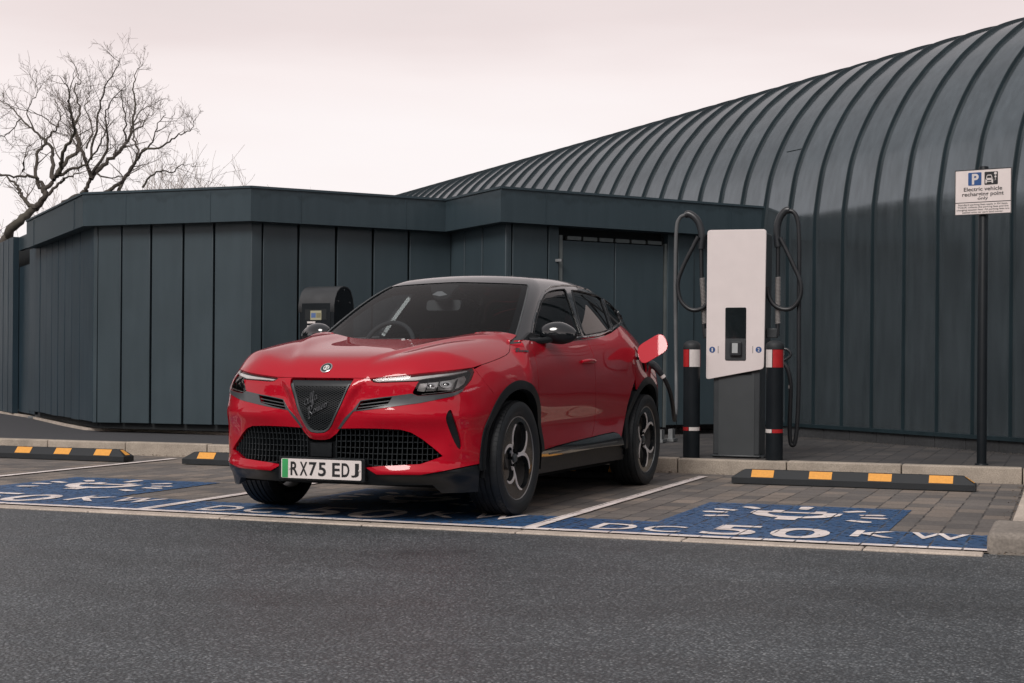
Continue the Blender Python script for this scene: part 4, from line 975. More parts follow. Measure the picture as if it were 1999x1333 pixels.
def panel(name, chart, outline, mat, holes=(), res=.03, off=0.0, thick=.008, gap=.0018, mirror=0, parent=None, sc=(1, 1), both=False, label=None):
    """a sheet cut from the car's surface; mirror=1 puts it on the other flank, both=True makes both in turn"""
    if both:
        r = [panel(name, chart, outline, mat, holes, res, off, thick, gap, m_, parent, sc, label=label) for m_ in (0, 1)]; return r
    S = np.array(sc, float); ol = dens(np.asarray(outline) * S, res * .7); hs = [dens(np.asarray(h) * S, res * .7) for h in holes]
    lo, hi = ol.min(0), ol.max(0)
    gx, gy = np.meshgrid(np.arange(lo[0] + res * .5, hi[0], res), np.arange(lo[1] + res * .5, hi[1], res)); g = np.stack([gx.ravel(), gy.ravel()], 1)
    g[:, 0] += (np.arange(len(g)) % 2) * 1e-4
    keep = pip(g, ol)
    for h in hs: keep &= ~pip(g, h)
    g = g[keep]
    allb = np.concatenate([ol] + hs)
    if len(g):
        dm = np.full(len(g), 9.0)
        for k in range(0, len(allb), 400): dm = np.minimum(dm, np.sqrt(((g[:, None, :] - allb[None, k:k+400]) ** 2).sum(2)).min(1))
        g = g[dm > res * .45]
    vs = np.concatenate([ol] + hs + [g]); ed = []; b = 0
    for lp in [ol] + hs: n = len(lp); ed += [(b + i, b + (i+1) % n) for i in range(n)]; b += n
    ov, oe, of, *_ = delaunay_2d_cdt([Vector(p) for p in vs], ed, [], 0, 1e-7)
    ov = np.array([tuple(p) for p in ov]); of = np.array([list(f) for f in of])
    cen = ov[of].mean(1); keep = pip(cen, ol)
    for h in hs: keep &= ~pip(cen, h)
    of = of[keep]; used = np.unique(of); re = -np.ones(len(ov), int); re[used] = np.arange(len(used)); ov = ov[used]; of = re[of]
    P = chart.map(ov / S); N = grad(chart.F, P)
    # boundary edges
    cnt = {}
    for f in of:
        for i in range(3): a, c = f[i], f[(i+1) % 3]; cnt[(a, c)] = cnt.get((a, c), 0) + 1
    be = [(a, c) for (a, c) in cnt if (c, a) not in cnt]
    if gap > 0 and be:                                   # draw the rim in a hair so that neighbouring panels leave a shut line
        sh = np.zeros_like(P); ct = np.zeros(len(P))
        for a, c in be:
            t = P[c] - P[a]; m_ = np.cross(N[a], t); ln = np.linalg.norm(m_)
            if ln > 1e-9: m_ = m_ / ln; sh[a] += m_; sh[c] += m_; ct[a] += 1; ct[c] += 1
        i = ct > 0; sg_ = sh[i] / (np.linalg.norm(sh[i], axis=1)[:, None] + 1e-9)
        # orient inwards using the triangle fan
        fa = {}
        for f in of:
            for q in f: fa.setdefault(q, f)
        idx = np.where(i)[0]
        for j, q in enumerate(idx): P[q] = P[q] + sg_[j] * gap * (1 if sg_[j] @ (P[fa[q]].mean(0) - P[q]) >= 0 else -1)
    P = P + N * off
    if mirror: P[:, 1] *= -1; N[:, 1] *= -1
    V = V3(P); NN = V3(N)
    tri = [list(f) for f in of]
    # wind to face outward
    if len(tri):
        a, b_, c_ = V[of[:, 0]], V[of[:, 1]], V[of[:, 2]]; fl = (np.cross(b_ - a, c_ - a) * NN[of[:, 0]]).sum(1) < 0
        tri = [t[::-1] if f else t for t, f in zip(tri, fl)]
    nv = len(V); vv = [tuple(p) for p in V]; nrm = [tuple(p) for p in NN]; fs = tri[:]
    if thick > 0:
        cnt = {}
        for f in tri:
            for i in range(3): cnt[(f[i], f[(i+1) % 3])] = 1
        be = [(a, c) for (a, c) in cnt if (c, a) not in cnt]; mp_ = {}
        on_ = {}
        for a, c in be:
            t = V[c] - V[a]; m_ = np.cross(t, NN[a]); ln = np.linalg.norm(m_) + 1e-12
            for q in (a, c): on_[q] = on_.get(q, 0) + m_ / ln
        for q in on_:
            o_ = on_[q] / (np.linalg.norm(on_[q]) + 1e-12); mp_[q] = len(vv); vv += [tuple(V[q]), tuple(V[q] - NN[q] * thick)]; nrm += [tuple(o_), tuple(o_)]
        for a, c in be: fs.append([c, a, mp_[a], mp_[c]] if False else [mp_[c], mp_[a], mp_[a] + 1, mp_[c] + 1])
    me = bpy.data.meshes.new(name); me.from_pydata(vv, [], fs); me.materials.append(mat)
    me.polygons.foreach_set('use_smooth', [True] * len(me.polygons)); me.update()
    me.normals_split_custom_set_from_vertices(nrm)
    o = bpy.data.objects.new(name, me); C.objects.link(o); o.parent = parent or car
    if label: o['label'] = label
    return o
# ------------------------------------------------------------------ car materials
def m_carpaint():
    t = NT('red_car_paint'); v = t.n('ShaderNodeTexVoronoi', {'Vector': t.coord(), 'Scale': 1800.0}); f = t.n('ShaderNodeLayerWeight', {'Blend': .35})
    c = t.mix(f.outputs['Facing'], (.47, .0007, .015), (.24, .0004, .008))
    t.p(Base_Color=c, Metallic=.0, Roughness=.45, Coat_Weight=.85, Coat_Roughness=.012, Coat_IOR=1.50)
    t.b.inputs['Specular IOR Level'].default_value = .12
    return t.m
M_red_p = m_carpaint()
M_gloss = plain('gloss_black', (.008, .010, .012), .12, coat=1.0, var=.05)
M_plas = plain('black_plastic', (.009, .011, .013), .45, spec=.3, var=.15, vs=40)
M_mask = plain('dark_grey_mask', (.060, .066, .072), .30, var=.05, coat=.3)
M_apron = plain('apron_satin', (.008, .010, .012), .30, spec=.35, var=.2, vs=14)
M_trim = plain('grille_rim_grey', (.10, .11, .115), .40, .4)
M_inner = plain('inner_dark', (.005, .006, .007), .9, spec=.1)
M_fin = plain('grille_fin', (.018, .022, .025), .30, var=.08)
M_tyre = plain('tyre_rubber', (.009, .012, .015), .60, var=.25, vs=25, bump=.15, bs=90)
M_rimd = plain('dark_alloy', (.020, .023, .026), .25, .3, coat=.4)
M_barrel = plain('barrel_alloy', (.28, .275, .27), .35, .6)
M_rimb = plain('machined_alloy', (.80, .765, .75), .36, .25, var=.05)
M_disc = plain('brake_disc', (.36, .34, .32), .38, .9)
M_silver = plain('lamp_reflector', (.52, .51, .50), .30, .5, var=.3, vs=30)
M_drl = plain('lamp_light_guide', (.62, .60, .60), .25, var=.1, vs=30)
M_seat = plain('seat_black', (.030, .032, .035), .9, spec=.1)
M_chrome = plain('chrome_trim', (.6, .6, .6), .15, 1.0, var=.03)
def m_glass(name, tint, refl=1.0):
    t = NT(name); tr = t.n('ShaderNodeBsdfTransparent', {'Color': col(tint)}); gl = t.n('ShaderNodeBsdfGlossy', {'Color': (1, 1, 1, 1), 'Roughness': .015})
    fr = t.n('ShaderNodeFresnel', {'IOR': 1.52}); mxs = t.n('ShaderNodeMixShader', {'Fac': t.math('MULTIPLY', fr.outputs[0], refl), 1: tr.outputs[0], 2: gl.outputs[0]})
    t.t.links.new(mxs.outputs[0], t.o.inputs['Surface']); return t.m
M_ws = m_glass('windscreen_glass', (.88, .92, .93), .42); M_sg = m_glass('side_glass', (.55, .60, .61), .6); M_pg = m_glass('privacy_glass', (.05, .055, .057), .8)
M_lens = m_glass('lamp_lens', (.93, .94, .94), 1.0)
def circ(cx, cy, r, n=72, a0=0, a1=360): return [(cx + r * math.cos(R(a0 + (a1 - a0) * i / n)), cy + r * math.sin(R(a0 + (a1 - a0) * i / n))) for i in range(n + (a1 - a0 < 360))]
WB_, WZ = -2.557, .338
def arch(s0, r, z0=.0): return circ(s0, WZ, r, 64, 0, 180) + [(s0 - r, z0), (s0 + r, z0)]
ARF, ARR = .462, .470
# shared traced lines (photograph pixels on the car's left flank, mirrored to the right)
LIP = [(628, 737.6), (660, 738), (692, 738), (722, 738.5), (740, 737), (780, 733.5), (830, 728), (865, 724.5), (898, 721), (924.5, 717.5)]
SHUT = [(924.5, 717.5), (940, 712), (954, 707.5), (976, 699), (988, 693), (993.5, 688), (995.5, 680), (995.3, 666)]
def half_to_full(half):                                  # first & last points on the centre line
    h = np.array(half); h[0, 0] = h[0, 0]; return np.concatenate([h, (h * np.array([-1, 1]))[::-1]])
def top_full(h): h = np.array(h); return np.concatenate([h, (h * np.array([1, -1]))[::-1]])
# bonnet
a = trace(LIP, TOP, False); b = trace(SHUT, TOP, False)
a[0, 1] = 0; l_end = b[-1, 1]
rear_edge = [(-.075 - .50 * l ** 2, l) for l in np.linspace(l_end - .01, 0, 24)]
bon = top_full(np.concatenate([a[:-1], b, rear_edge])); panel('bonnet', TOP, bon, M_red_p, res=.022, thick=.02, gap=.0022)
# bumper: whole nose below the bonnet, round to the wheel arches
lipf = trace([(x, y + .0) for x, y in LIP], FAN, False); lipf[0, 0] = 0
side_px = [(925.5, 719), (934, 730), (948, 747), (963, 767)]
sidef = trace(side_px, FAN, False)
def arc3(s0, r, a0, a1, n=24):                           # arch edge as 3D points on the body
    U = np.array([(s0 + r * math.cos(R(x)), WZ + r * math.sin(R(x))) for x in np.linspace(a0, a1, n)]); return SIDE.map(U)
archf = FAN.inv(arc3(0, ARF, 62, -4))
i0 = np.argmin(abs(archf[:, 1] - sidef[-1, 1])); archf = archf[i0 + 1:]
low_px = [(938, 905), (908, 911), (866, 919.6), (820, 927.6), (735, 927), (712, 912.5)]
lowf = trace(low_px, FAN, False)
archf = archf[archf[:, 1] > lowf[0, 1] + .006]
cen_px = [(712, 912.5), (664, 912)]
gl_px = [(664, 837), (700, 836.5), (740, 837), (782, 839), (803, 845), (824, 857.6), (845, 874), (864, 890.5), (820, 905.5), (740, 909.5), (712, 912.5)]
glf = trace(gl_px, FAN, False)
tip_px = [(664, 837), (658, 846), (645, 856), (636, 858.5), (630, 859)]
tipf = trace(tip_px, FAN, False); tipf[-1, 0] = 0
bump_half = np.concatenate([lipf[:-1], sidef, archf, lowf[:-1], glf[::-1], tipf[1:]])
SHIELD = [(628, 738.5), (660, 738.8), (691, 739), (685.5, 748), (679, 760), (667, 787.6), (654, 815), (648, 829), (642, 838), (635, 843.5), (628, 845.5)]
shf = trace(SHIELD, FAN, False); shf[0, 0] = 0; shf[-1, 0] = 0; sh_full = half_to_full(shf)
LAMP = [(722, 740), (740, 738.4), (780, 735), (830, 729.4), (870, 725.4), (898, 722.2), (922.5, 718.8), (926, 725), (920, 741), (911, 752), (902, 758.6), (886, 765), (866, 767.8), (840, 770.5), (816, 772), (805, 767.6), (811, 756), (818, 744.3), (780, 745.5), (740, 747), (730, 746)]
lampf = trace(LAMP, FAN)
FANG = chaikin([(879, 799), (873, 806), (870.5, 818), (874.5, 831), (885, 858), (895.5, 877), (902, 875), (900, 857.6), (889, 824), (883, 805)], 1)
fangf = trace(FANG, FAN)
VENT = [(704, 783.2), (735, 778.8), (765.6, 774.9), (761, 783), (756, 790.2), (725, 796.5), (695, 801)]
ventf = trace(VENT, FAN)
mir = lambda U: np.asarray(U) * np.array([-1, 1])
holes = [sh_full] + [f(q) for q in (lampf, fangf, ventf) for f in (lambda x: x, mir)]
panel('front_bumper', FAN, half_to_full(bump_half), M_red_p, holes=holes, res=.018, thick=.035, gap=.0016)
# dark lower apron and the flaps before the front wheels
thE = float(lowf[0, 0]) + .004
tl = trace([(845, 939)], FAN, False)[0, 0]
bot = [(thE, .165), (tl + .05, .165), (tl, .212), (tl * .5, .208), (0, .206)]
ap_h = np.concatenate([[(0, .330), (lowf[-1, 0] * .8, .330)], lowf[::-1] + [0, -.002], bot])
panel('lower_apron', FAN, half_to_full(ap_h), M_apron, res=.02, thick=.04, off=-.006)
# lower grille: dark recess, vertical fins and rails, centre sensor panel
gr_c = np.concatenate([[(0, tipf[-1, 1] - .004)], tipf[::-1][1:], glf[1:], [(0, lowf[-1, 1])]])
panel('grille_back', FAN, half_to_full(gr_c), M_inner, res=.04, thick=0, off=-.075, gap=-.03)
def ribbon(mb, chart, U, o0, o1, mirror=False):          # strip standing on the surface along chart path U from depth o0 to o1
    P = chart.map(np.asarray(U)); N = grad(chart.F, P); A, B = P + N * o0, P + N * o1
    if mirror: A = A * [1, -1, 1]; B = B * [1, -1, 1]
    A, B = V3(A), V3(B); n = len(A); mb.add(list(A) + list(B), [(i, i+1, n+i+1, n+i) for i in range(n-1)])
def bar(mb, chart, U, wd, o0, o1, mirror=False):         # bar of width wd (chart units, across) between depths
    U = np.asarray(U); d = np.gradient(U, axis=0); d /= np.linalg.norm(d, axis=1)[:, None] + 1e-12; nn = np.stack([-d[:, 1], d[:, 0]], 1) * wd / 2
    L, R_ = U + nn, U - nn; PL, PR = chart.map(L), chart.map(R_); NL, NR = grad(chart.F, PL), grad(chart.F, PR)
    Q = [PL + NL * o0, PL + NL * o1, PR + NR * o1, PR + NR * o0]
    if mirror: Q = [q * [1, -1, 1] for q in Q]
    Q = [V3(q) for q in Q]; n = len(U); mb.add([p for q in Q for p in q], [(k*n+i, k*n+i+1, (k+1)%4*n+i+1, (k+1)%4*n+i) for k in range(4) for i in range(n-1)])
zt_, zb_ = glf[:, 1].max(), glf[:, 1].min(); ths = np.linspace(.085, glf[:, 0].max(), 23)
g_poly = np.concatenate([glf, [(glf[0, 0] * .0 + .075, lowf[-1, 1])], [(.075, glf[0, 1])]])
for m_ in (False, True):
    fin, rail = MB(), MB()
    for t in ths:
        col_ = np.array([(t + .035 * (z - zb_) , z) for z in np.linspace(zb_, zt_, 26)]); col_ = col_[pip(col_, g_poly)]
        if len(col_) > 2: bar(fin, FAN, col_, .0035, -.065, -.012, m_)
    for z in np.linspace(zb_ + .015, zt_ - .012, 7):
        row = np.array([(t, z) for t in np.linspace(.07, glf[:, 0].max() + .05, 50)]); row = row[pip(row, g_poly)]
        if len(row) > 2: bar(rail, FAN, row, .004, -.065, -.020, m_)
    f_ = fin.build('grille_fins', M_fin, car); rail.build('grille_rails', M_fin, car)
rad = trace([(611, 864), (655.5, 864), (654.5, 893), (612, 892)], FAN); rad[:, 0] -= rad[:, 0].mean()
panel('sensor_panel', FAN, rad, M_plas, res=.02, off=-.008, thick=.03)
surr = np.array([(0, tipf[-1, 1] - .006), (.10, tipf[-1, 1] - .006), (.088, zb_ - .01), (0, zb_ - .01)])
panel('sensor_surround', FAN, half_to_full(surr), M_inner, res=.02, off=-.022, thick=.03)
# shield grille
panel('shield_back', FAN, sh_full, M_inner, res=.03, thick=0, off=-.040, gap=-.012)
mesh = MB(); c0 = shf[:, 1].min(); c1 = shf[:, 1].max(); slope = .55
for fam in (1, -1):
    for k in range(-40, 41):
        x0 = k * .0235
        lnp = np.array([(x0 + fam * (z - c0) / slope, z) for z in np.linspace(c0, c1, 60)]); ins = pip(lnp, sh_full)
        idx = np.where(ins)[0]
        if len(idx) > 2: bar(mesh, FAN, lnp[idx[0]:idx[-1]+1], .0032, -.026, -.014)
mesh.build('shield_mesh', plain('mesh_black', (.020, .024, .027), .35), car)
rim_in = np.array([(x * .0, y) for x, y in shf])
def inset(half, dx, dz): h = np.array(half); c = np.array([0, (c0 + c1) / 2 + .03]); return h
rim = MB(); path = np.concatenate([shf[shf[:, 1] < c1 - .03], (shf[shf[:, 1] < c1 - .03] * [-1, 1])[::-1]]); ribbon(rim, FAN, path * [.985, 1] + [0, .002], -.030, .0035)
bar(rim, FAN, path * [.965, 1] + [0, .007], .012, -.024, -.006)
rim.build('shield_rim', M_trim, car, smooth=60)
topb = panel('shield_top', FAN, half_to_full(np.array([(0, c1 - .002), (shf[:, 0].max() * .97, c1 - .002), (shf[:, 0].max() * .90, c1 - .042), (0, c1 - .042)])), plain('mesh_top', (.016, .020, .023), .3), res=.02, off=-.012, thick=.01)
# the script on the shield: two words in a slanting hand, as raised strokes
strokes = []
def hand(word, x0, y0, sx, sy, slant):
    x = x0; out = []
    G = {'A': (1.15, [[(.05, .1), (.0, .45), (.25, .95), (.6, .8), (.72, .35), (.45, .0), (.15, .1), (.05, .4)], [(.75, .95), (.7, .3), (.85, .02), (1.1, .2)]]),
         'l': (.45, [[(0, .2), (.3, .9), (.35, 1.5), (.15, 1.45), (.12, .4), (.25, 0), (.45, .2)]]),
         'f': (.55, [[(0, .2), (.35, .9), (.42, 1.55), (.2, 1.5), (.12, .4), (.05, -.6), (.28, -.55), (.25, .05), (.55, .2)]]),
         'a': (.75, [[(.5, .65), (.2, .72), (.02, .35), (.15, .0), (.42, .15), (.52, .68), (.5, .1), (.75, .15)]]),
         'R': (1.2, [[(.35, -.5), (.2, .1), (.38, 1.45)], [(.0, 1.15), (.4, 1.5), (.9, 1.4), (.85, .9), (.4, .7), (.7, .3), (.95, .0), (1.2, .25)], [(.0, -.3), (.2, -.55), (.3, -.2)]]),
         'o': (.7, [[(.3, .7), (.05, .4), (.15, .02), (.42, .1), (.5, .5), (.3, .7), (.5, .6), (.7, .62)]]),
         'm': (1.0, [[(0, .5), (.12, .68), (.12, .0)], [(.12, .4), (.32, .7), (.42, .5), (.42, 0)], [(.42, .4), (.62, .7), (.72, .5), (.72, .08), (.85, .02), (1.0, .2)]]),
         'e': (.65, [[(.05, .3), (.4, .45), (.38, .7), (.15, .65), (.05, .3), (.2, .0), (.45, .08), (.65, .3)]])}
    for ch in word:
        wdt, st = G[ch]
        for s_ in st: out.append([(x + (p[0] + p[1] * slant) * sx, y0 + p[1] * sy) for p in s_])
        x += wdt * sx
    return out
zmid = shf[:, 1].min() + .115
ang = R(27)
for wrd, ox, oy in (('Alfa', -.088, -.006), ('Romeo', -.062, -.066)):
    for s_ in hand(wrd, 0, 0, .031 if wrd == 'Alfa' else .031, .040, .12): strokes.append([(ox + p[0] * math.cos(ang) - p[1] * math.sin(ang) * .35, zmid + oy + .045 + p[0] * math.sin(ang) + p[1] * math.cos(ang) * .9) for p in s_])
sm = MB()
for s_ in strokes:
    pth = np.array(smooth_path(s_, 5)); P = FAN.map(pth * [1 / 1.07, 1]); N = grad(body, P); sm.tube([tuple(p) for p in V3(P - N * .009)], .0042, 6)
sm.build('script_badge', plain('script_grey', (.085, .090, .097), .3, .5), car, smooth=60)
# dark mask from lamp to shield with its vent; thin dark line down to the lower grille
MASK = [(704, 781.2), (740, 775.8), (771, 772.3), (804, 767.9), (816, 772.6), (840, 771), (866, 768.4), (886, 765.6), (902, 759.2), (908, 755), (902, 764), (893, 769.5), (882, 774), (848, 781), (820, 786.8), (780, 792), (740, 797.5), (690, 803.2), (676, 821), (665, 836.5), (658.5, 836.5), (672, 816), (688.5, 800.5)]
maskf = trace(MASK, FAN)
panel('front_mask', FAN, maskf, M_mask, holes=[ventf], res=.018, thick=.006, off=.0025, gap=.0005, both=True)
panel('vent_back', FAN, ventf, M_inner, res=.02, thick=0, off=-.035, gap=-.01, both=True)
for m_ in (False, True):
    vb = MB(); v0 = ventf
    for f_ in (.36, .70):
        u = np.array([(t, (783.2 + (801 - 783.2) * f_)) for t in np.linspace(695, 768, 20)]); u = np.stack([u[:, 0], u[:, 1] - (u[:, 0] - 700) * .125], 1)
        q = trace(u, FAN, False, 30); q = q[pip(q, ventf)]
        if len(q) > 2: bar(vb, FAN, q, .0045, -.03, -.003, m_)
    vb.build('vent_slats', M_mask, car)
panel('bumper_slot', FAN, fangf, M_plas, res=.02, thick=.0, off=-.012, gap=-.006, both=True)
# parking sensors
for q in ((878.5, 866),):
    U = trace([(q[0] - 2, q[1]), (q[0], q[1] + 2.4), (q[0] + 2, q[1]), (q[0], q[1] - 2.4)], FAN, step=1); c = U.mean(0); panel('parking_sensor', FAN, [(c[0] + .011 * math.cos(k * .4), c[1] + .011 * math.sin(k * .4)) for k in range(16)], M_red_p, res=.008, off=.002, thick=.004, both=True)
# headlamps
def side_y(o): return o
inner_lamp = lampf
body_px = [(819, 745.5), (840, 741), (880, 735), (914, 727), (919, 735), (914, 745), (903, 754), (884, 760), (858, 762.5), (826, 764.5), (812, 763)]
drl_px = [(727, 741.5), (780, 737.3), (830, 731.8), (880, 726.5), (914, 722), (914, 725), (880, 731), (830, 738.5), (812, 742.2), (780, 743.3), (735, 744.8)]
bar_px = [(823, 768.6), (862, 764.8), (884, 762), (884, 763.8), (862, 767), (823, 770.6)]
bodyf, drlf, barf = trace(body_px, FAN), trace(drl_px, FAN), trace(bar_px, FAN)
hl = panel('headlight', FAN, lampf, M_inner, res=.025, thick=0, off=-.055, gap=-.012, both=True)
for m_, h in enumerate(hl):
    panel('reflector', FAN, bodyf, M_silver, res=.012, off=-.040, thick=.004, mirror=m_, parent=h)
    panel('light_guide', FAN, drlf, M_drl, res=.014, off=-.008, thick=.012, mirror=m_, parent=h)
    panel('light_bar', FAN, barf, M_drl, res=.012, off=-.010, thick=.01, mirror=m_, parent=h)
    lm = MB()
    for x, y in ((842, 752), (873, 748)):
        c = trace([(x - 1, y), (x, y + 1), (x + 1, y), (x, y - 1)], FAN, step=.7).mean(0)
        for r_, o0, o1 in ((.030, -.045, -.022), (.022, -.045, -.018)):
            bar(lm, FAN, [(c[0] + r_ * math.cos(k * .2618), c[1] + r_ * .62 * math.sin(k * .2618)) for k in range(25)], .006, o0, o1, bool(m_))
        P = FAN.map([c]); N = grad(body, P); q = V3((P - N * .036) * ([1, -1, 1] if m_ else 1))[0]
        lm.lathe([(.0, .012), (.010, .010), (.016, .004), (.018, -.004)], lambda a_, b_, h_: (q[0] + a_, q[1] - h_, q[2] + b_), 14)
    lm.build('projector', M_chrome, h, smooth=50)
    sep_ = MB(); 
    for x in (835, 858, 893):
        pth = trace([(x + 3, 738), (x, 750), (x - 5, 765)], FAN, False, 3); pth = pth[pip(pth, lampf)]
        if len(pth) > 2: bar(sep_, FAN, pth, .004, -.045, -.014, bool(m_))
    sep_.build('divider', M_plas, h)
    panel('lens', FAN, lampf, M_lens, res=.016, off=-.001, thick=0, gap=.001, mirror=m_, parent=h)
# badge on the bonnet: a bright ring round a dark and white roundel
bd = trace([(635.5, 718), (637.5, 719), (639.5, 718), (637.5, 717)], TOP, step=.7).mean(0); bd[1] = 0
P = TOP.map([bd]); N = V3(grad(body, P))[0]; P = V3(P)[0]; N = Vector(N); ex = Vector((1, 0, 0)); ey = N.cross(ex).normalized()
def bf(a_, b_, h_): return Vector(P) + ex * a_ + ey * b_ + N * h_
mb = MB(); mb.lathe([(.0, -.01), (.037, -.01), (.037, .002), (.034, .0045), (.0305, .0045), (.0300, .003), (0, .003)], bf, 32); badge = mb.build('badge', M_chrome, car, smooth=40)
mb = MB(); k = 32; ring = lambda r_: [bf(r_ * math.cos(2*math.pi*i/k), r_ * math.sin(2*math.pi*i/k), .0034) for i in range(k)]
mb.add(ring(.030) + ring(.020), [(i, (i+1) % k, k + (i+1) % k, k + i) for i in range(k)]); mb.build('badge_ring', plain('badge_green', (.012, .035, .035), .3), badge)
mb = MB(); mb.add(ring(.0195), [list(range(k))]); mb.build('badge_field', plain('badge_white', (.62, .62, .60), .3), badge)
mb = MB()
for pts in ([(-.016, -.002), (-.003, -.002), (-.003, .002), (-.016, .002)], [(-.0115, -.012), (-.0075, -.012), (-.0075, .012), (-.0115, .012)]): mb.add([bf(a_, b_, .0038) for a_, b_ in pts], [(0, 1, 2, 3)])
mb.tube([bf(x, y, .0042) for x, y in ((.004, -.014), (.010, -.008), (.005, -.002), (.012, .004), (.006, .012))], .0022, 6); mb.build('badge_emblem', plain('badge_dark', (.03, .06, .05), .3), badge)
# number plate
pz, ps = .2926, .8245
mb = MB(); mb.prism(rrect(-.28, pz - .066, .28, pz + .066, .01), lambda u, v, w_: (u, -w_, v), ps - .06, ps - .004); mb.build('plate_holder', M_plas, car, bevel=.004)
mb = MB(); mb.prism(rrect(-.26, pz - .0555, .26, pz + .0555, .008), lambda u, v, w_: (u, -w_, v), ps - .003, ps); npl = mb.build('number_plate', plain('plate_white', (.74, .68, .66), .4, var=.02), car)
fp = lambda u, v: (u, -ps - .0012, pz + v)
mb = MB(); mb.add([fp(-.254, -.0535), fp(-.215, -.0535), fp(-.215, .0535), fp(-.254, .0535)], [(0, 1, 2, 3)]); mb.build('green_band', plain('plate_green', (.045, .34, .11), .4), npl)
x = -.198; fp2 = lambda u, v: (u, -ps - .0014, pz + v); mb = MB()
for ch in 'RX75 EDJ':
    if ch == ' ': x += .030; mb.build('plate_lettering', M_ink, npl); mb = MB(); continue
    put_text(mb, ch, fp2, x, -.0395, x + .050, .0395, .022); x += .0605
mb.build('plate_lettering', M_ink, npl)
for u in (-.205, .249): mb = MB(); mb.tube([(u, -ps, pz), (u, -ps - .004, pz)], .006, 10); mb.build('plate_screw', M_refl, npl)
# ------------------------------------------------------------------ flanks (side chart)
arF, arR = arch(0, ARF), arch(WB_, ARR)
up = [(995.3, 664), (1010, 663.2), (1034.5, 664)]
DFRONT = [(1034.5, 664), (1033, 673), (1043, 691), (1048, 711), (1051, 740), (1053, 785), (1054, 812)]
fen = trace([(926, 720)] + SHUT[1:] + up[1:] + DFRONT[1:] + [(1010, 830), (963, 767)], SIDE)
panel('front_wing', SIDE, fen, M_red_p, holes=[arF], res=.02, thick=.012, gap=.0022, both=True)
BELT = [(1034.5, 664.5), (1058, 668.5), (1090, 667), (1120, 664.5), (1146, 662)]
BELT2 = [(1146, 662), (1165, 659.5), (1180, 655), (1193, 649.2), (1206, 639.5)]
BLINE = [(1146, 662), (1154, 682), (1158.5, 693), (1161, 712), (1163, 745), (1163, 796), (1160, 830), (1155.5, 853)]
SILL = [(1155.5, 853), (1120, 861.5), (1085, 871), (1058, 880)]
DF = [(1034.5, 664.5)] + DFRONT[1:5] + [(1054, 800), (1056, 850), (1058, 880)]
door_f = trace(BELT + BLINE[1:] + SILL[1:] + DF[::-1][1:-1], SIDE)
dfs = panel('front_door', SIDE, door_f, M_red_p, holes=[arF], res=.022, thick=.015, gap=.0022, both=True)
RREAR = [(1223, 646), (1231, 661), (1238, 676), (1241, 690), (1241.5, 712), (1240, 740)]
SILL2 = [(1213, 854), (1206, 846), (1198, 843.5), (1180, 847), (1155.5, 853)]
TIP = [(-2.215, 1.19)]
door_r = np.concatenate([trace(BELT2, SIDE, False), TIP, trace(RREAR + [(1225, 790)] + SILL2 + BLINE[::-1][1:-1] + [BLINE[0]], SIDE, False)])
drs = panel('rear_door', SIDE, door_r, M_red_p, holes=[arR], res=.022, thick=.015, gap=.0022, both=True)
rr3 = np.concatenate([TIP, trace(RREAR, SIDE, False)]); qs = np.concatenate([rr3, [(-2.35, .60), (-2.62, .50), (-3.08, .50), (-3.08, .86)] + [(s_, min(1.165, float(f_tc(s_)) - .045)) for s_ in np.linspace(-3.02, -2.34, 12)]])
flap_c = (-2.50, .925)
panel('rear_quarter', SIDE, qs, M_red_p, holes=[arR, [(flap_c[0] + .085 * math.cos(k * .2618) * 1.0, flap_c[1] + .075 * math.sin(k * .2618)) for k in range(24)]], res=.022, thick=.012, gap=.0022)
panel('rear_quarter', SIDE, qs, M_red_p, holes=[arR], res=.022, thick=.012, gap=.0022, mirror=1)
panel('shoulder', TOP, [(-2.48, .58), (-2.44, .76), (-2.6, .755), (-3.05, .66), (-3.05, .40), (-2.7, .5)], M_red_p, res=.03, off=-.004, thick=0, both=True)
# rear: hatch, lamps, bumper
panel('tailgate', REAR, [(-.86, 1.18), (.86, 1.18), (.86, .62), (-.86, .62)], M_red_p, res=.03, thick=.012)
panel('rear_bumper', REAR, [(-.95, .612), (.95, .612), (.95, .26), (-.95, .26)], M_plas, res=.03, thick=.012, off=.006, holes=[])
panel('tail_lamp', REAR, [(-.80, .97), (.80, .97), (.80, .90), (-.80, .90)], plain('tail_lamp_red', (.20, .004, .006), .15, coat=1), res=.03, off=.008, thick=.01)
panel('parcel_deck', TOP, [(-2.6, -.66), (-2.6, .66), (-3.1, .6), (-3.1, -.6)], M_red_p, res=.04, off=-.006, thick=0)
# black claddings round the arches and along the sills
for s0, ra in ((0, ARF), (WB_, ARR)):
    outer = circ(s0, WZ, ra + .002, 60, -6, 186); inn_ = circ(s0, WZ, ra - .050, 60, -6, 186)[::-1]
    panel('arch_cladding', SIDE, outer + inn_, M_plas, res=.02, off=.006, thick=.05, gap=0, both=True)
sill = trace([(1054, 884), (1058, 880.5), (1085, 871.5), (1120, 862), (1155.5, 853.5), (1180, 847.5), (1198, 844), (1206, 846.5), (1214, 855), (1217, 868.5), (1190, 871), (1158, 875.5), (1100, 886), (1049, 895)], SIDE)
panel('sill_cladding', SIDE, sill, M_gloss, holes=[circ(0, WZ, ARF - .058), circ(WB_, WZ, ARR - .058)], res=.02, off=.008, thick=.03, both=True)
strip_ = trace([(1070, 884.4), (1110, 875.6), (1156, 867.6), (1203, 860.3), (1203, 862.8), (1156, 870), (1110, 878), (1070, 887)], SIDE)
panel('sill_strip', SIDE, strip_, M_trim, res=.01, off=.012, thick=.006, gap=0, both=True)
und = np.array([(-.40, .42), (-2.14, .42), (-2.14, .205), (-.40, .205)]); panel('sill_underside', SIDE, und, M_plas, res=.03, off=-.022, thick=.05, both=True)
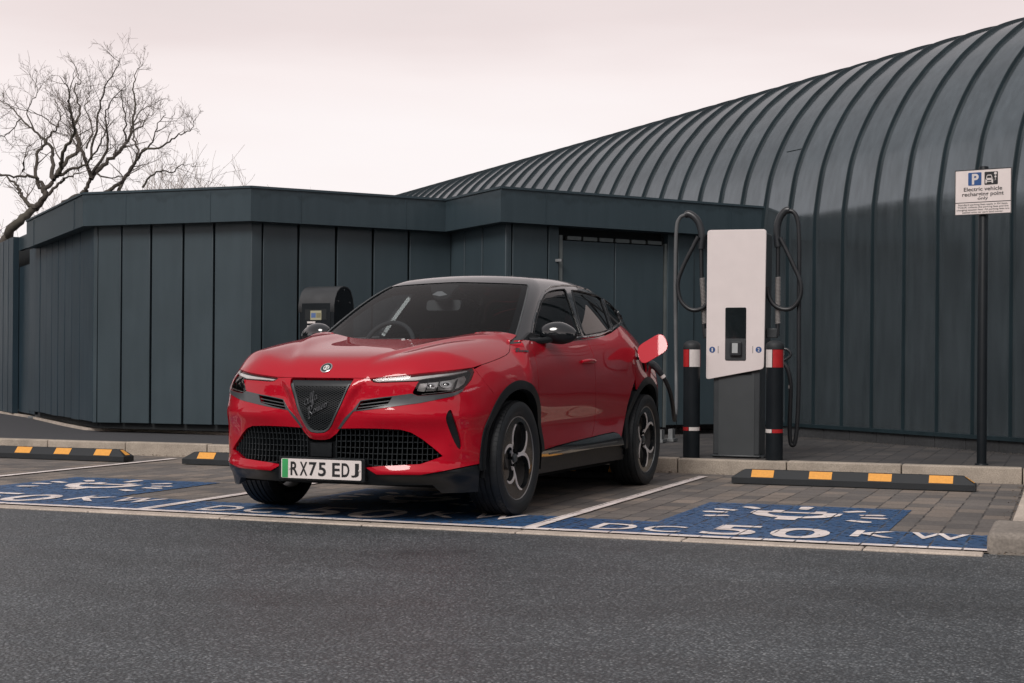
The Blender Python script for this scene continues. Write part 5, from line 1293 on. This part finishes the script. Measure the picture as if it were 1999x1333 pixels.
# door handle, wing badge, charge flap
for m_, sd_ in ((0, 1), (1, -1)):
    h = trace([(1135, 706), (1159, 706)], SIDE, False, 30); P = SIDE.map(np.linspace(h[0], h[-1], 9)); N = grad(body, P); P = P + N * np.array([.004, .020, .026, .028, .028, .028, .026, .020, .004])[:, None]
    P[:, 1] *= sd_; mb = MB(); mb.tube([tuple(p) for p in V3(P)], [.010, .013, .0145, .015, .015, .015, .0145, .013, .010], 10); ho = mb.build('handle', M_red_p, smooth=60); ho.parent = dfs[m_]
    c = h.mean(0); cup = [(c[0] - .01 + .055 * math.cos(k * .2618), c[1] + .030 * math.sin(k * .2618)) for k in range(24)]
    panel('handle_cup', SIDE, cup, M_red_p, res=.012, off=.0006, thick=0, mirror=m_, parent=dfs[m_])
wb_ = MB(); 
for x0, x1, y0, y1 in ((1003, 1014, 680, 682.6), (1006, 1011, 683.2, 687.2), (1012, 1016, 683.4, 687.2), (1017, 1021, 683.6, 687.2), (1022, 1026, 683.8, 687), (1027, 1031, 684, 687)):
    q = trace([(x0, y0), (x1, y0), (x1, y1), (x0, y1)], SIDE, True, 20); P = SIDE.map(q); N = grad(body, P); wb_.add([tuple(p) for p in V3(P + N * .003)], [list(range(len(q)))])
wb_.build('wing_lettering', plain('lettering_dark', (.06, .055, .06), .3, .6), car)
pk = SIDE.map([flap_c])[0]
mb = MB(); mb.lathe([(.095, .01), (.09, -.05), (.05, -.06), (0, -.06)], lambda a_, b_, h_: (pk[1] + h_, -(pk[0]) + a_, pk[2] + b_), 28); mb.build('charge_socket', M_plas, car, smooth=40)
# ------------------------------------------------------------------ cabin: one glossy black shell with the glazing cut out of it
wtop = trace([(862, 550), (905, 550.3), (945, 551.2), (990, 552.6), (1028, 554.8)], CAB, False)
wsd = trace([(1028, 554.8), (1031.5, 558), (1028, 576), (1021, 604), (1013, 634), (1006, 658)], CAB, False)
base = trace([(1006, 658)], CAB, False)
low = [(s_, v) for s_, v in []]
b0_ = wsd[-1]
botp = []
for t in np.linspace(0, 1, 18)[1:]:                      # foot of the screen, tucked below the bonnet's rear edge
    l = b0_[0]; botp.append((b0_[0] + (-.055 - b0_[0]) * (1 - (1 - t) ** 2), b0_[1] + (math.pi / 2 - b0_[1]) * t ** 1.0))
bb = []
for l in np.linspace(.66, 0, 20):
    z = 1.035 + .018 * (l / .66) ** 2; s_ = float(f_sc(z) - f_cc(z) * l * l); bb.append((s_, math.atan2(z - .86, l)))
ws_half = np.concatenate([[(wtop[:, 0].max(), math.pi / 2)], wtop[wtop[:, 1] < math.pi / 2 - .01], wsd[1:], bb[1:]])
def cab_full(h): h = np.array(h); return np.concatenate([h, np.stack([h[::-1, 0], math.pi - h[::-1, 1]], 1)])
ws_full = cab_full(ws_half)
FW = [(1041, 653.5), (1044, 636), (1048.5, 617), (1057.5, 588), (1064, 575), (1072, 569), (1084, 566), (1101, 564.5), (1104, 568), (1119, 610), (1133, 650), (1134, 654), (1090, 658), (1060, 657)]
RW = [(1116, 566.5), (1130, 568), (1150, 573), (1168, 579.5), (1173, 584), (1184, 615), (1191.5, 640), (1188, 644), (1170, 649), (1142, 654), (1138, 648), (1127, 612)]
QW = [(1178, 584.5), (1190, 593), (1200, 604), (1207, 616), (1212.5, 627), (1208, 632), (1196, 638.5), (1192, 629), (1184, 602)]
fw, rw, qw = trace(FW, CAB), trace(RW, CAB), trace(QW, CAB)
cm = lambda U: np.stack([np.asarray(U)[:, 0], math.pi - np.asarray(U)[:, 1]], 1)
# shell outline in (s, angle): from the screen's foot back to the tail
fl = [(-.03, math.pi / 2)]
low_edge = [(-.02, 1.45), (-.10, .70), (-.20, .34), (-.30, .24), (-.36, .20), (-.6, .212), (-1.2, .235), (-1.7, .27), (-1.95, .33), (-2.2, .40), (-2.6, .42), (-2.95, .40), (-3.05, .60), (-3.08, math.pi / 2)]
shell = cab_full(np.array(fl + low_edge))
rgw = [(-2.93, math.pi / 2), (-2.94, 1.2), (-2.96, .9), (-3.03, .75), (-3.06, 1.0), (-3.07, math.pi / 2)]
M_roof = plain('black_roof_paint', (.010, .012, .014), .20, coat=.7, var=.03)
panel('roof', CAB, shell, M_roof, holes=[ws_full, fw, rw, qw, cm(fw), cm(rw), cm(qw)], res=.022, thick=.03, gap=0)
panel('windscreen', CAB, ws_full, M_ws, res=.03, thick=0, off=-.004, gap=-.004)
for nm, U, m_ in (('front_side_window', fw, M_sg), ('rear_side_window', rw, M_pg), ('quarter_window', qw, M_pg)):
    for U2 in (U, cm(U)): panel(nm, CAB, U2, m_, res=.03, thick=0, off=-.005, gap=-.004)
# dark band round the screen's edge (printed on the glass), camera housing and inner mirror
frit = []
h = ws_half; cen = np.array([-.55, 1.0])
inn2 = []
for p in h:
    d = np.array([-.5, math.pi / 2 * .98]) - p; inn2.append(p + d * np.array([.055, .045]))
inn2 = np.array(inn2); inn2[0, 1] = math.pi / 2; inn2[-1, 1] = math.pi / 2
panel('windscreen_band', CAB, ws_full, plain('black_print', (.003, .004, .005), .9, spec=.05), holes=[cab_full(inn2)], res=.03, off=-.007, thick=0, gap=-.003)
cam_ = trace(chaikin([(838, 551.5), (900, 551), (884, 565), (877, 578), (868, 582), (852, 582), (845, 576), (842, 566)], 1), CAB)
panel('camera_housing', CAB, cam_, M_inner, res=.02, off=-.009, thick=.02)
cam2 = trace([(843, 573), (853, 567), (862, 566), (873, 573), (858, 576)], CAB); panel('camera_window', CAB, cam2, plain('camera_grey', (.10, .105, .11), .3), res=.015, off=-.0075, thick=.0, gap=0)
# seals: window rims and the roof gutter, thin glossy tubes on the surface
def edge_tube(name, px, r, mat, off=.002, closed=False, both=True, chart=CAB):
    U = trace(px, chart, closed, 5); P = chart.map(U); N = grad(chart.F, P); P = P + N * off
    for m_ in ((1, -1) if both else (1,)): mb = MB(); mb.tube([tuple(p) for p in V3(P * [1, m_, 1])], r, 6, closed=closed); mb.build(name, mat, car, smooth=60)
edge_tube('window_seal', FW, .0045, M_plas, closed=True); edge_tube('window_seal', RW, .0045, M_plas, closed=True); edge_tube('window_seal', QW, .0045, M_plas, closed=True)
edge_tube('screen_seal', [(1030, 555.5), (1031.5, 558), (1028, 576), (1021, 604), (1013, 634), (1006, 658)], .0055, M_trim, .001)
edge_tube('roof_gutter', [(1037, 655), (1041, 628), (1052, 589), (1062, 569), (1074, 560), (1096, 557), (1120, 558), (1150, 566), (1180, 582), (1200, 600), (1214, 622)], .007, M_gloss, .001)
BTRIM = [(1034, 660), (1058, 664), (1090, 664), (1120, 661), (1146, 658.5), (1165, 655.5), (1180, 651), (1193, 645), (1205, 636.5), (1215, 628)]
edge_tube('belt_trim', BTRIM, .011, M_gloss, .001)
# roof fin and spoiler
mb = MB(); q = CAB.map([(-1.95, math.pi / 2)]); q = V3(q)[0]
mb.add([(q[0] + x, q[1] + y, q[2] + z) for x, y, z in ((0, -.09, -.005), (.022, .03, -.005), (.02, .08, -.005), (-.02, .08, -.005), (-.022, .03, -.005), (0, .06, .035), (0, .085, .034))], [(0, 1, 5), (0, 5, 4), (1, 2, 6, 5), (4, 5, 6, 3), (2, 3, 6)]); mb.build('roof_fin', M_gloss, car)
sp = CAB.map(np.stack([np.full(30, -2.84), np.linspace(.72, math.pi - .72, 30)], 1)); A = V3(sp); Bk = A + np.array([0, .17, -.028]); mb = MB(); n = 30
mb.add(list(A + [0, -.02, .004]) + list(Bk) + list(Bk - [0, 0, .022]) + list(A - [0, 0, .03]), [(k*n+i, k*n+i+1, (k+1)%4*n+i+1, (k+1)%4*n+i) for k in range(4) for i in range(n-1)]); mb.build('rear_spoiler', M_gloss, car, smooth=40)
# ------------------------------------------------------------------ door mirrors
def mirror_part(sd_):
    c = np.array([-.635, .885, 1.095])                     # (s, l, z) of the cap's middle
    lat = []; n, m_ = 20, 26
    def shape(u, v):                                     # u across (inner 0 .. outer 1), v round
        w_ = math.sin(math.pi * min(1, max(0, u * .93 + .045))) ** .42; top, bot = .078, .066
        f = .085 * (1 - .25 * u) * w_; hz = math.cos(v); hs = math.sin(v)
        z = (top if hz > 0 else bot) * hz * w_ * (1.0 - .35 * max(0, u - .6) * (1 if hz > 0 else .4)); s_ = f * hs if hs > 0 else f * .42 * hs
        return c + np.array([s_ - .03 * u, (u - .5) * .225, z + .012 * (1 - u) - .008])
    mbc, mbl = MB(), MB(); g = [[shape(i / n, 2 * math.pi * k / m_) for k in range(m_)] for i in range(n + 1)]
    vs = [tuple(p) for p in V3(np.array([p for r_ in g for p in r_]) * [1, sd_, 1])]
    fu, fl_ = [], []
    for i in range(n):
        for k in range(m_):
            q = (i*m_+k, i*m_+(k+1) % m_, (i+1)*m_+(k+1) % m_, (i+1)*m_+k); zc_ = np.mean([vs[a_][2] for a_ in q]); (fu if zc_ > c[2] - .012 else fl_).append(q)
    mbc.add(vs, fu); cap = mbc.build('mirror_cap', M_gloss, car, smooth=60)
    mbl.add([tuple(Vector(v) * 1.0) for v in vs], fl_ + [tuple(range(m_)), tuple(n*m_+k for k in range(m_))]); mbl.build('mirror_housing', M_plas, cap, smooth=60)
    ar = MB(); A = [(-.42, .765, 1.045), (-.48, .79, 1.045), (-.55, .82, 1.05), (-.60, .85, 1.06)]
    pts = V3(np.array(A) * [1, sd_, 1]); ar.tube([tuple(p) for p in smooth_path(pts, 4)], .021, 10); ar.build('mirror_arm', M_plas, cap, smooth=60)
    tri = MB(); T = np.array([(-.32, .745, 1.045), (-.56, .765, 1.055), (-.54, .750, 1.085), (-.47, .742, 1.10)]) * [1, sd_, 1]; T2 = T + np.array([0, .02 * sd_, 0]); tri.add([tuple(p) for p in V3(T)] + [tuple(p) for p in V3(T2)], [(0,1,2,3),(4,5,6,7),(0,1,5,4),(1,2,6,5),(2,3,7,6),(3,0,4,7)]); tri.build('mirror_base', M_plas, cap)
mirror_part(1); mirror_part(-1)
# wipers
for pts in ([(-.02, -.50, 1.030), (-.10, -.25, 1.045), (-.12, .05, 1.05)], [(-.02, .05, 1.030), (-.12, .30, 1.048), (-.20, .55, 1.05)]):
    mb = MB(); mb.tube([tuple(p) for p in V3(np.array(smooth_path(pts, 5)))], .008, 6); mb.build('wiper', M_plas, car)
for l in (-.42, .08): mb = MB(); mb.lathe([(0, .02), (.016, .016), (.018, 0), (.018, -.03)], lambda a_, b_, h_: (l + a_, .05 + b_, 1.035 + h_), 12); mb.build('wiper_pivot', M_chrome, car, smooth=50)
# ------------------------------------------------------------------ interior
panel('door_lining', SIDE, [(-.36, .33), (-.36, 1.0), (-1.0, 1.03), (-1.7, 1.06), (-2.1, 1.12), (-2.1, .83), (-1.98, .33)], M_inner, res=.05, off=-.05, thick=0, both=True)
def lb(mb, s0, s1, l0, l1, z0, z1): mb.box((l0, -s1, z0), (l1, -s0, z1))
mb = MB(); lb(mb, -3.0, .45, -.74, .74, .18, .32); lb(mb, -.55, -.12, -.70, .70, .32, .93); lb(mb, -.98, -.40, -.10, .10, .3, .78); mb.build('floor', M_inner, car)
mb = MB(); mb.prism([(-.70, .86), (-.62, .99), (-.45, 1.02), (-.10, 1.0), (-.02, .95), (-.02, .80), (-.7, .8)], lambda u, v, w_: (w_, -u, v), -.70, .70); mb.build('dashboard', M_seat, car, bevel=.02)
mb = MB(); mb.prism([(-.66, .98), (-.52, 1.055), (-.42, 1.05), (-.40, 1.0)], lambda u, v, w_: (w_, -u, v), -.60, -.22); mb.build('instrument_hood', M_seat, car, bevel=.012)
sw = MB(); cw = Vector((-.37, .72, 1.0)); 
ring_ = [cw + Vector((.185 * math.cos(k * .1745), .075 * math.sin(k * .1745), .175 * math.sin(k * .1745))) for k in range(36)]
sw.tube(ring_, .016, 8, closed=True); sw.tube([cw + Vector((-.17, 0, 0)), cw, cw + Vector((.17, 0, 0))], .022, 8); sw.tube([cw, cw + Vector((0, -.07, -.16))], .02, 8); sw.lathe([(0, .02), (.06, .015), (.065, -.02), (0, -.03)], lambda a_, b_, h_: cw + Vector((a_, h_ * .9 + b_ * .3, b_)), 20); sw.build('steering_wheel', M_seat, car, smooth=50)
mb = MB(); lb(mb, -2.75, -2.15, -.66, .66, .32, .80); lb(mb, -2.95, -2.70, -.62, .62, .5, 1.18); lb(mb, -2.12, -1.98, -.70, .70, .30, .70); mb.build('rear_bench', M_seat, car, bevel=.06, seg=3)
mb = MB(); mb.prism(rrect(-.125, 1.255, .125, 1.325, .022), lambda u, v, w_: (u, w_ + (v - 1.29) * .25, v), .800, .835); mb.tube([(0, .82, 1.30), (0, .80, 1.37)], .012, 8); mb.build('rear_view_mirror', M_plas, car, smooth=40)
M_emb = plain('headrest_stitching', (.15, .155, .16), .7)
for l, sd_ in ((-.37, -1), (.37, 1)):
    st = MB(); st.box((l - .25, 1.08, .45), (l + .25, 1.60, .60)); st.build('seat', M_seat, car, bevel=.05, seg=3)
    st = MB(); st.prism([(1.50, .55), (1.62, .55), (1.80, 1.14), (1.74, 1.17), (1.66, 1.13)], lambda u, v, w_: (w_, u, v), l - .235, l + .235); bk = st.build('seat_back', M_seat, car, bevel=.045, seg=3)
    st = MB(); st.prism([(1.70, 1.16), (1.79, 1.15), (1.83, 1.31), (1.80, 1.35), (1.74, 1.34)], lambda u, v, w_: (w_, u, v), l - .13, l + .13); st.build('headrest', M_seat, bk, bevel=.03, seg=3)
# ------------------------------------------------------------------ wheels: tyre, dark three-lobed alloy with machined edges, disc
def region2d(outline, holes, res):                       # filled 2D region -> verts, tris, boundary edges
    ol = dens(outline, res); hs = [dens(h, res) for h in holes]; vs = np.concatenate([ol] + hs); ed = []; b = 0
    for lp in [ol] + hs: n = len(lp); ed += [(b+i, b+(i+1) % n) for i in range(n)]; b += n
    ov, oe, of, *_ = delaunay_2d_cdt([Vector(p) for p in vs], ed, [], 0, 1e-7); ov = np.array([tuple(p) for p in ov]); of = np.array([list(f) for f in of]); cen = ov[of].mean(1); k = pip(cen, ol)
    for h in hs: k &= ~pip(cen, h)
    of = [list(f) for f in of[k]]; s_ = {(f[i], f[(i+1) % 3]) for f in of for i in range(3)}; return ov, of, [(a_, c_) for a_, c_ in s_ if (c_, a_) not in s_]
RT, WT, RR = .3425, .215, .251
def dish(r_): return .0 - .010 * np.clip(1 - r_ / .22, 0, 1) ** 1.0 - .022 * sst(.12, .02, r_)   # face set back towards the hub
def plate2d(mb, outline, holes, res, face, th):
    ov, of, be = region2d(outline, holes, res); rr_ = np.linalg.norm(ov, axis=1); n = len(ov)
    A = [(face + d, p[0], p[1]) for p, d in zip(ov, dish(rr_))]; B = [(face - th + d, p[0], p[1]) for p, d in zip(ov, dish(rr_))]
    mb.add(A + B, of + [[n + i for i in f[::-1]] for f in of] + [(a_, c_, n + c_, n + a_) for a_, c_ in be])
def build_wheel():
    X = lambda a_, b_, h_: (h_, a_, b_)
    w_ = MB(); w_.lathe([(RR - .022, -.20), (RR - .014, -.17), (RR - .018, -.05), (RR - .012, -.016), (RR - .002, -.008), (RR + .002, -.012), (RR + .002, -.20)], X, 64); wh = w_.build('wheel', M_barrel, smooth=40)
    t = MB(); W = WT / 2; cxx = -W + .004
    prof_ = [(RR - .004, cxx + .082), (RR + .004, cxx + .097), (RR + .020, cxx + .106), (RR + .045, cxx + .1105), (RR + .066, cxx + .109), (RR + .086, cxx + .100), (RT - .009, cxx + .092), (RT - .002, cxx + .080)]
    for gx_ in (.052, .017): prof_ += [(RT, cxx + gx_ + .006), (RT - .007, cxx + gx_ + .004), (RT - .007, cxx + gx_ - .004), (RT, cxx + gx_ - .006)]
    prof_ = prof_ + [(a_, 2 * cxx - b_) for a_, b_ in prof_[::-1]]
    t.lathe(prof_, X, 96)
    for k in range(72):                                  # shoulder blocks
        an = 2 * math.pi * k / 72; c_, s_ = math.cos(an), math.sin(an)
        for sx in (1, -1):
            vs = []
            for r_, h_ in ((RT - .0095, .0925), (RT - .0022, .0805), (RT - .0000, .072)):
                for dw in (-.0085, .0085): vs.append((cxx + sx * (h_ + .0012), (r_ + .0022) * c_ - dw * s_, (r_ + .0022) * s_ + dw * c_))
            t.add(vs, [(0, 1, 3, 2), (2, 3, 5, 4)])
    t.build('tyre', M_tyre, wh, smooth=35)
    f = MB(); face = -.006
    lobes = []
    for k in range(3):
        a_ = R(60 + 120 * k); cx_, cy_ = .124 * math.cos(a_), .124 * math.sin(a_)
        lb_ = []
        for j in range(48):
            b_ = R(j * 7.5); ex_, ey_ = .096 * math.cos(b_), .101 * math.sin(b_); lb_.append((cx_ + ex_ * math.cos(a_) - ey_ * math.sin(a_), cy_ + ex_ * math.sin(a_) + ey_ * math.cos(a_)))
        lobes.append(lb_)
    plate2d(f, circ(0, 0, RR - .004, 96), lobes, .006, face - .006, .030); f.build('rim', M_rimd, wh, smooth=35)
    g = MB()
    for k in range(3):                                   # machined edge round each lobe, open towards the tyre
        a_ = R(60 + 120 * k); cx_, cy_ = .124 * math.cos(a_), .124 * math.sin(a_); o_, i_ = [], []
        for j in np.linspace(52, 308, 44):
            b_ = R(j); tw = .0075 + .0150 * math.sin(math.pi * (j - 52) / 256) ** .5
            for lst, e in ((o_, tw), (i_, .0005)):
                ex_, ey_ = (.096 + e) * math.cos(b_), (.101 + e) * math.sin(b_); lst.append((cx_ + ex_ * math.cos(a_) - ey_ * math.sin(a_), cy_ + ex_ * math.sin(a_) + ey_ * math.cos(a_)))
        plate2d(g, o_ + i_[::-1], [], .006, face - .003, .012)
    g.build('rim_edge', M_rimb, wh, smooth=35)
    h = MB(); h.lathe([(0, -.020), (.020, -.021), (.027, -.026), (.029, -.05)], X, 28); hc = h.build('hub_cap', M_trim, wh, smooth=40)
    h = MB()
    for k in range(5): a_ = R(72 * k + 18); y, z = .046 * math.cos(a_), .046 * math.sin(a_); h.tube([(-.055, y, z), (-.028, y, z)], .009, 6)
    h.build('wheel_bolts', M_inner, wh)
    d = MB(); d.lathe([(.075, -.085), (.150, -.085), (.150, -.105), (.075, -.105)], X, 48); d.lathe([(0, -.06), (.074, -.062), (.076, -.105)], X, 40); d.build('brake_disc', M_disc, wh, smooth=40)
    d = MB(); 
    vs = []
    for j in range(9):
        a_ = R(150 + 60 * j / 8)
        for r_, h_ in ((.105, -.075), (.162, -.075), (.162, -.125), (.105, -.125)): vs.append((h_, r_ * math.cos(a_), r_ * math.sin(a_)))
    d.add(vs, [(i*4+k, i*4+(k+1) % 4, (i+1)*4+(k+1) % 4, (i+1)*4+k) for i in range(8) for k in range(4)] + [(0, 1, 2, 3), (32, 33, 34, 35)]); d.build('brake_caliper', plain('caliper', (.20, .20, .20), .4, .6), wh)
    d = MB(); d.lathe([(RR - .03, -.115), (0, -.125)], X, 32); d.build('wheel_back', M_inner, wh)
    return wh
w0 = build_wheel(); OUT = .884
def children_of(o): return [c for c in bpy.data.objects if c.parent == o]
def dup_wheel():
    r_ = w0.copy(); C.objects.link(r_)
    for ch in children_of(w0): c_ = ch.copy(); C.objects.link(c_); c_.parent = r_
    return r_
for i, (s_, sd_, ang_, steer) in enumerate(((0, 1, 14, 0), (WB_, 1, 65, 0), (0, -1, 40, 0), (WB_, -1, 10, 0))):
    o = w0 if i == 0 else dup_wheel(); o.parent = car
    o.matrix_local = Matrix.Translation((sd_ * OUT, -s_, WZ)) @ Matrix.Rotation(0 if sd_ > 0 else math.pi, 4, 'Z') @ Matrix.Rotation(R(ang_), 4, 'X')
# wheel housings and the underside
for s0 in (0, WB_):
    for sd_ in (1, -1):
        mb = MB(); vs = []; n = 28
        for k in range(n + 1):
            a_ = R(-12 + 204 * k / n)
            for l in (.45, .85): vs.append((sd_ * l, -(s0 + (ARF - .02) * math.cos(a_)), WZ + (ARF - .02) * math.sin(a_)))
        mb.add(vs, [(2*k, 2*k+1, 2*k+3, 2*k+2) for k in range(n)]); mb.add([v for v in vs[::2]], [list(range(n + 1))]); mb.build('wheel_housing', M_inner, car)
mb = MB(); mb.box((-.62, -.55, .19), (.62, .32 - .8, .30)); mb.box((-.78, .50, .185), (.78, 2.05, .30)); mb.box((-.44, -.45, .18), (.44, 3.05, .34)); mb.box((-.7, 2.95, .25), (.7, 3.22, .5)); mb.box((-.60, -.60, .215), (.60, -.48, .75)); mb.build('underbody', M_inner, car)
# ------------------------------------------------------------------ charge flap, swung open
def cpt(q, s_):                                          # point of the sight line at station s of the car
    o, d = sight(q); a_, b_ = to_car(o), to_car(o + d); t = (s_ - a_[0]) / (b_[0] - a_[0]); return a_ + (b_ - a_) * t
fl_px = round_poly([(1240.5, 678), (1293, 646.5), (1308, 681), (1252, 714.5)], 17, 6)
mb = MB(); F1 = np.array([cpt(q, -2.26 - .40 * (cpt(q, -2.26)[2] - 1.0)) for q in fl_px]); F2 = F1 - np.array([.014, 0, 0]); n = len(F1); mb.add([tuple(p) for p in V3(F1)] + [tuple(p) for p in V3(F2)], [list(range(n)), list(range(n, 2*n))[::-1]] + [(i, (i+1) % n, n + (i+1) % n, n + i) for i in range(n)])
fo = mb.build('charge_flap', M_red_p, car, bevel=.003)
hg = cpt((1250, 698), -2.26); mb = MB(); mb.tube([tuple(p) for p in V3(np.array([hg, hg + [-.02, -.05, -.01], hg + [-.03, -.10, -.02]]))], .012, 8); mb.build('flap_hinge', M_plas, fo)
# headrest marks seen through the screen are left as plain stitching on the seat backs
